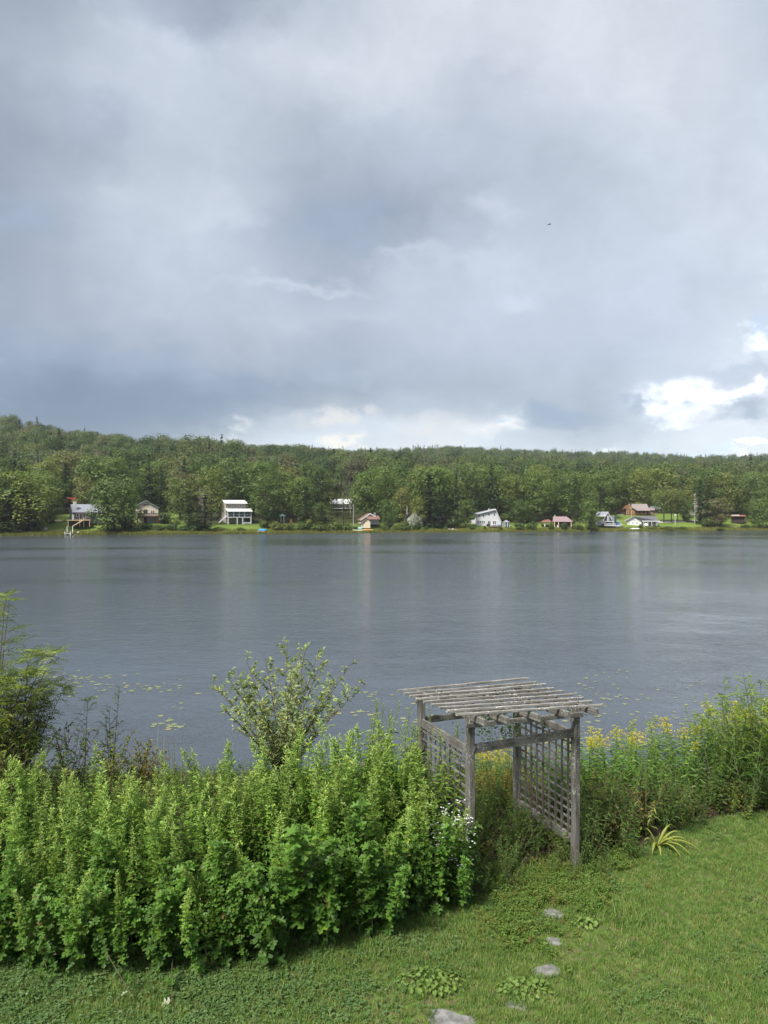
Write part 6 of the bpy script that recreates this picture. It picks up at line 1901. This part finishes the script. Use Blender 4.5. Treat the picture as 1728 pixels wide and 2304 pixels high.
# longer pale grass tuft right of the path
for i, (px, py, lb, s) in enumerate(((1350, 1992, 'unmown tuft of pale long grass on the lawn right of the path', 1.0), (1285, 1960, 'smaller tuft of long grass left of the pale tuft', .8), (910, 2010, 'few thin long blades at the foot of the stand', .7))):
    d = 4.574 * 1497.7 / (py - 1106)
    o = obj('long_grass', tuft_mesh('long_grass', 'longgrass', 60 if i < 2 else 10, .20, .14 if i < 2 else .03, .004, 560 + i, 1.3), None, (ux(px, d), d, gz(ux(px, d), d)), (0, 0, 0), s)
    tag(o, lb, 'grass tuft')

# --- reeds at the water's edge
for i, (px, d, lb) in enumerate(((335, 15.6, 'reed clump at the water edge left of the willow shrub'), (345, 14.2, 'lower reed clump in front of the first reeds'), (1065, 15.5, 'reeds seen through the arbor opening'), (1030, 15.9, 'reeds seen left of the front arbor post'), (1110, 16.0, 'thin reeds behind the back right arbor post'), (1560, 15.0, 'reeds behind the goldenrod at the right'))):
    x = ux(px, d)
    o = obj('reed_clump', tuft_mesh('reed_clump', 'reed', 46, 1.15, .26, .006, 580 + i, .22), None, (x, d, min(gz(x, d), .0) - .05), (0, 0, 0), 1.0)
    tag(o, lb, 'reeds', 'reed clumps at the near shore')

# --- lily pads
PADM = []
for k in range(4):
    q = np.random.default_rng(640 + k); n = 15
    rim = [(math.cos(a) * q.uniform(.92, 1.04), math.sin(a) * q.uniform(.92, 1.04) * .86) for a in np.linspace(.16, 2 * PI - .16, n)]
    V = [(0, 0, .006)] + [(x_, y_, .008 + q.uniform(0, .02)) for x_, y_ in rim] + [(0, 0, -.01)] + [(x_ * .97, y_ * .97, -.008) for x_, y_ in rim]
    Fc = [(0, i + 1, i + 2) for i in range(n - 1)] + [(n + 1, n + 2 + i + 1, n + 2 + i) for i in range(n - 1)] + [(i + 1, n + 2 + i, n + 3 + i, i + 2) for i in range(n - 1)]
    mb = MB(); mb.add(V, Fc); PADM.append(mb.mesh('lily_pad', M['pad']))
rr = np.random.default_rng(650)
fields = (('floating lily pad in the patch beyond the saplings', 90, (100, 420), (1448, 1512)), ('floating lily pad in the loose scatter left of the willow shrub', 22, (320, 460), (1520, 1610)), ('floating lily pad between the willow shrub and the arbor', 44, (735, 940), (1492, 1560)), ('floating lily pad in the wide patch right of the arbor', 130, (1235, 1580), (1462, 1640)))
for lb, cnt, (a, c), (t0, t1) in fields:
    cen = [(rr.uniform(a, c), rr.uniform(t0, t1)) for _ in range(max(4, cnt // 6))]
    for k in range(cnt):
        cc = cen[rr.integers(0, len(cen))]
        px = cc[0] + rr.normal(0, (c - a) * .10); py = cc[1] + rr.normal(0, (t1 - t0) * .09)
        d = CZ * 1497.7 / (py - 1106); x = ux(px, d)
        if d < 16.8: continue
        o = obj('lily_pad', PADM[k % 4], None, (x, d, .004 + .0005 * (k % 7)), (0, 0, rr.uniform(0, 6.28)), rr.uniform(.045, .11) * (1 if px < 1000 else .85))
        tag(o, lb, 'lily pad', lb.replace('pad ', 'pads ').replace('floating', 'floating'))

# --- a distant bird in the sky
d = 90.0; p = (ux(1187, d), d, CZ + (1106 - 485) / 1497.7 * d)
root = empty('bird', p, .4, 'tiny dark bird flying under the clouds', 'bird')
mb = MB(); V = []
for i, (t, rad) in enumerate(((-.2, .01), (-.12, .035), (0, .05), (.1, .035), (.15, .03), (.2, .005))):
    V += [(t, rad * math.cos(a), rad * math.sin(a)) for a in np.linspace(0, 2 * PI, 7)[:-1]]
mb.add(V, [(i * 6 + j, i * 6 + (j + 1) % 6, (i + 1) * 6 + (j + 1) % 6, (i + 1) * 6 + j) for i in range(5) for j in range(6)] + [tuple(range(6)), tuple(range(35, 29, -1))])
mb.add([(-.18, -.03, 0), (-.18, .03, 0), (-.32, .05, .005), (-.32, -.05, .005)], [(0, 1, 2, 3)])
mb.build('body', M['black'], root)
for s in (-1, 1):
    mb = MB(); mb.add([(.07, s * .03, .02), (-.05, s * .03, .02), (-.04, s * .2, .07), (.06, s * .2, .07), (-.10, s * .42, .03)], [(0, 1, 2, 3), (3, 2, 4)]); mb.build('wing', M['black'], root)


# ------------------------------------------------------------------ air
mb = MB(); mb.box(-1650, 1650, -75, 1850, -2.6, 165)
m, q = new_mat('air')
pv = q.n('ShaderNodeVolumePrincipled')
pv.inputs['Color'].default_value = (0.88, 0.93, 1.0, 1)
pv.inputs['Density'].default_value = 0.00011
q.nt.links.new(pv.outputs[0], q.n('ShaderNodeOutputMaterial').inputs['Volume'])
tag(mb.build('haze', m), kind='stuff')
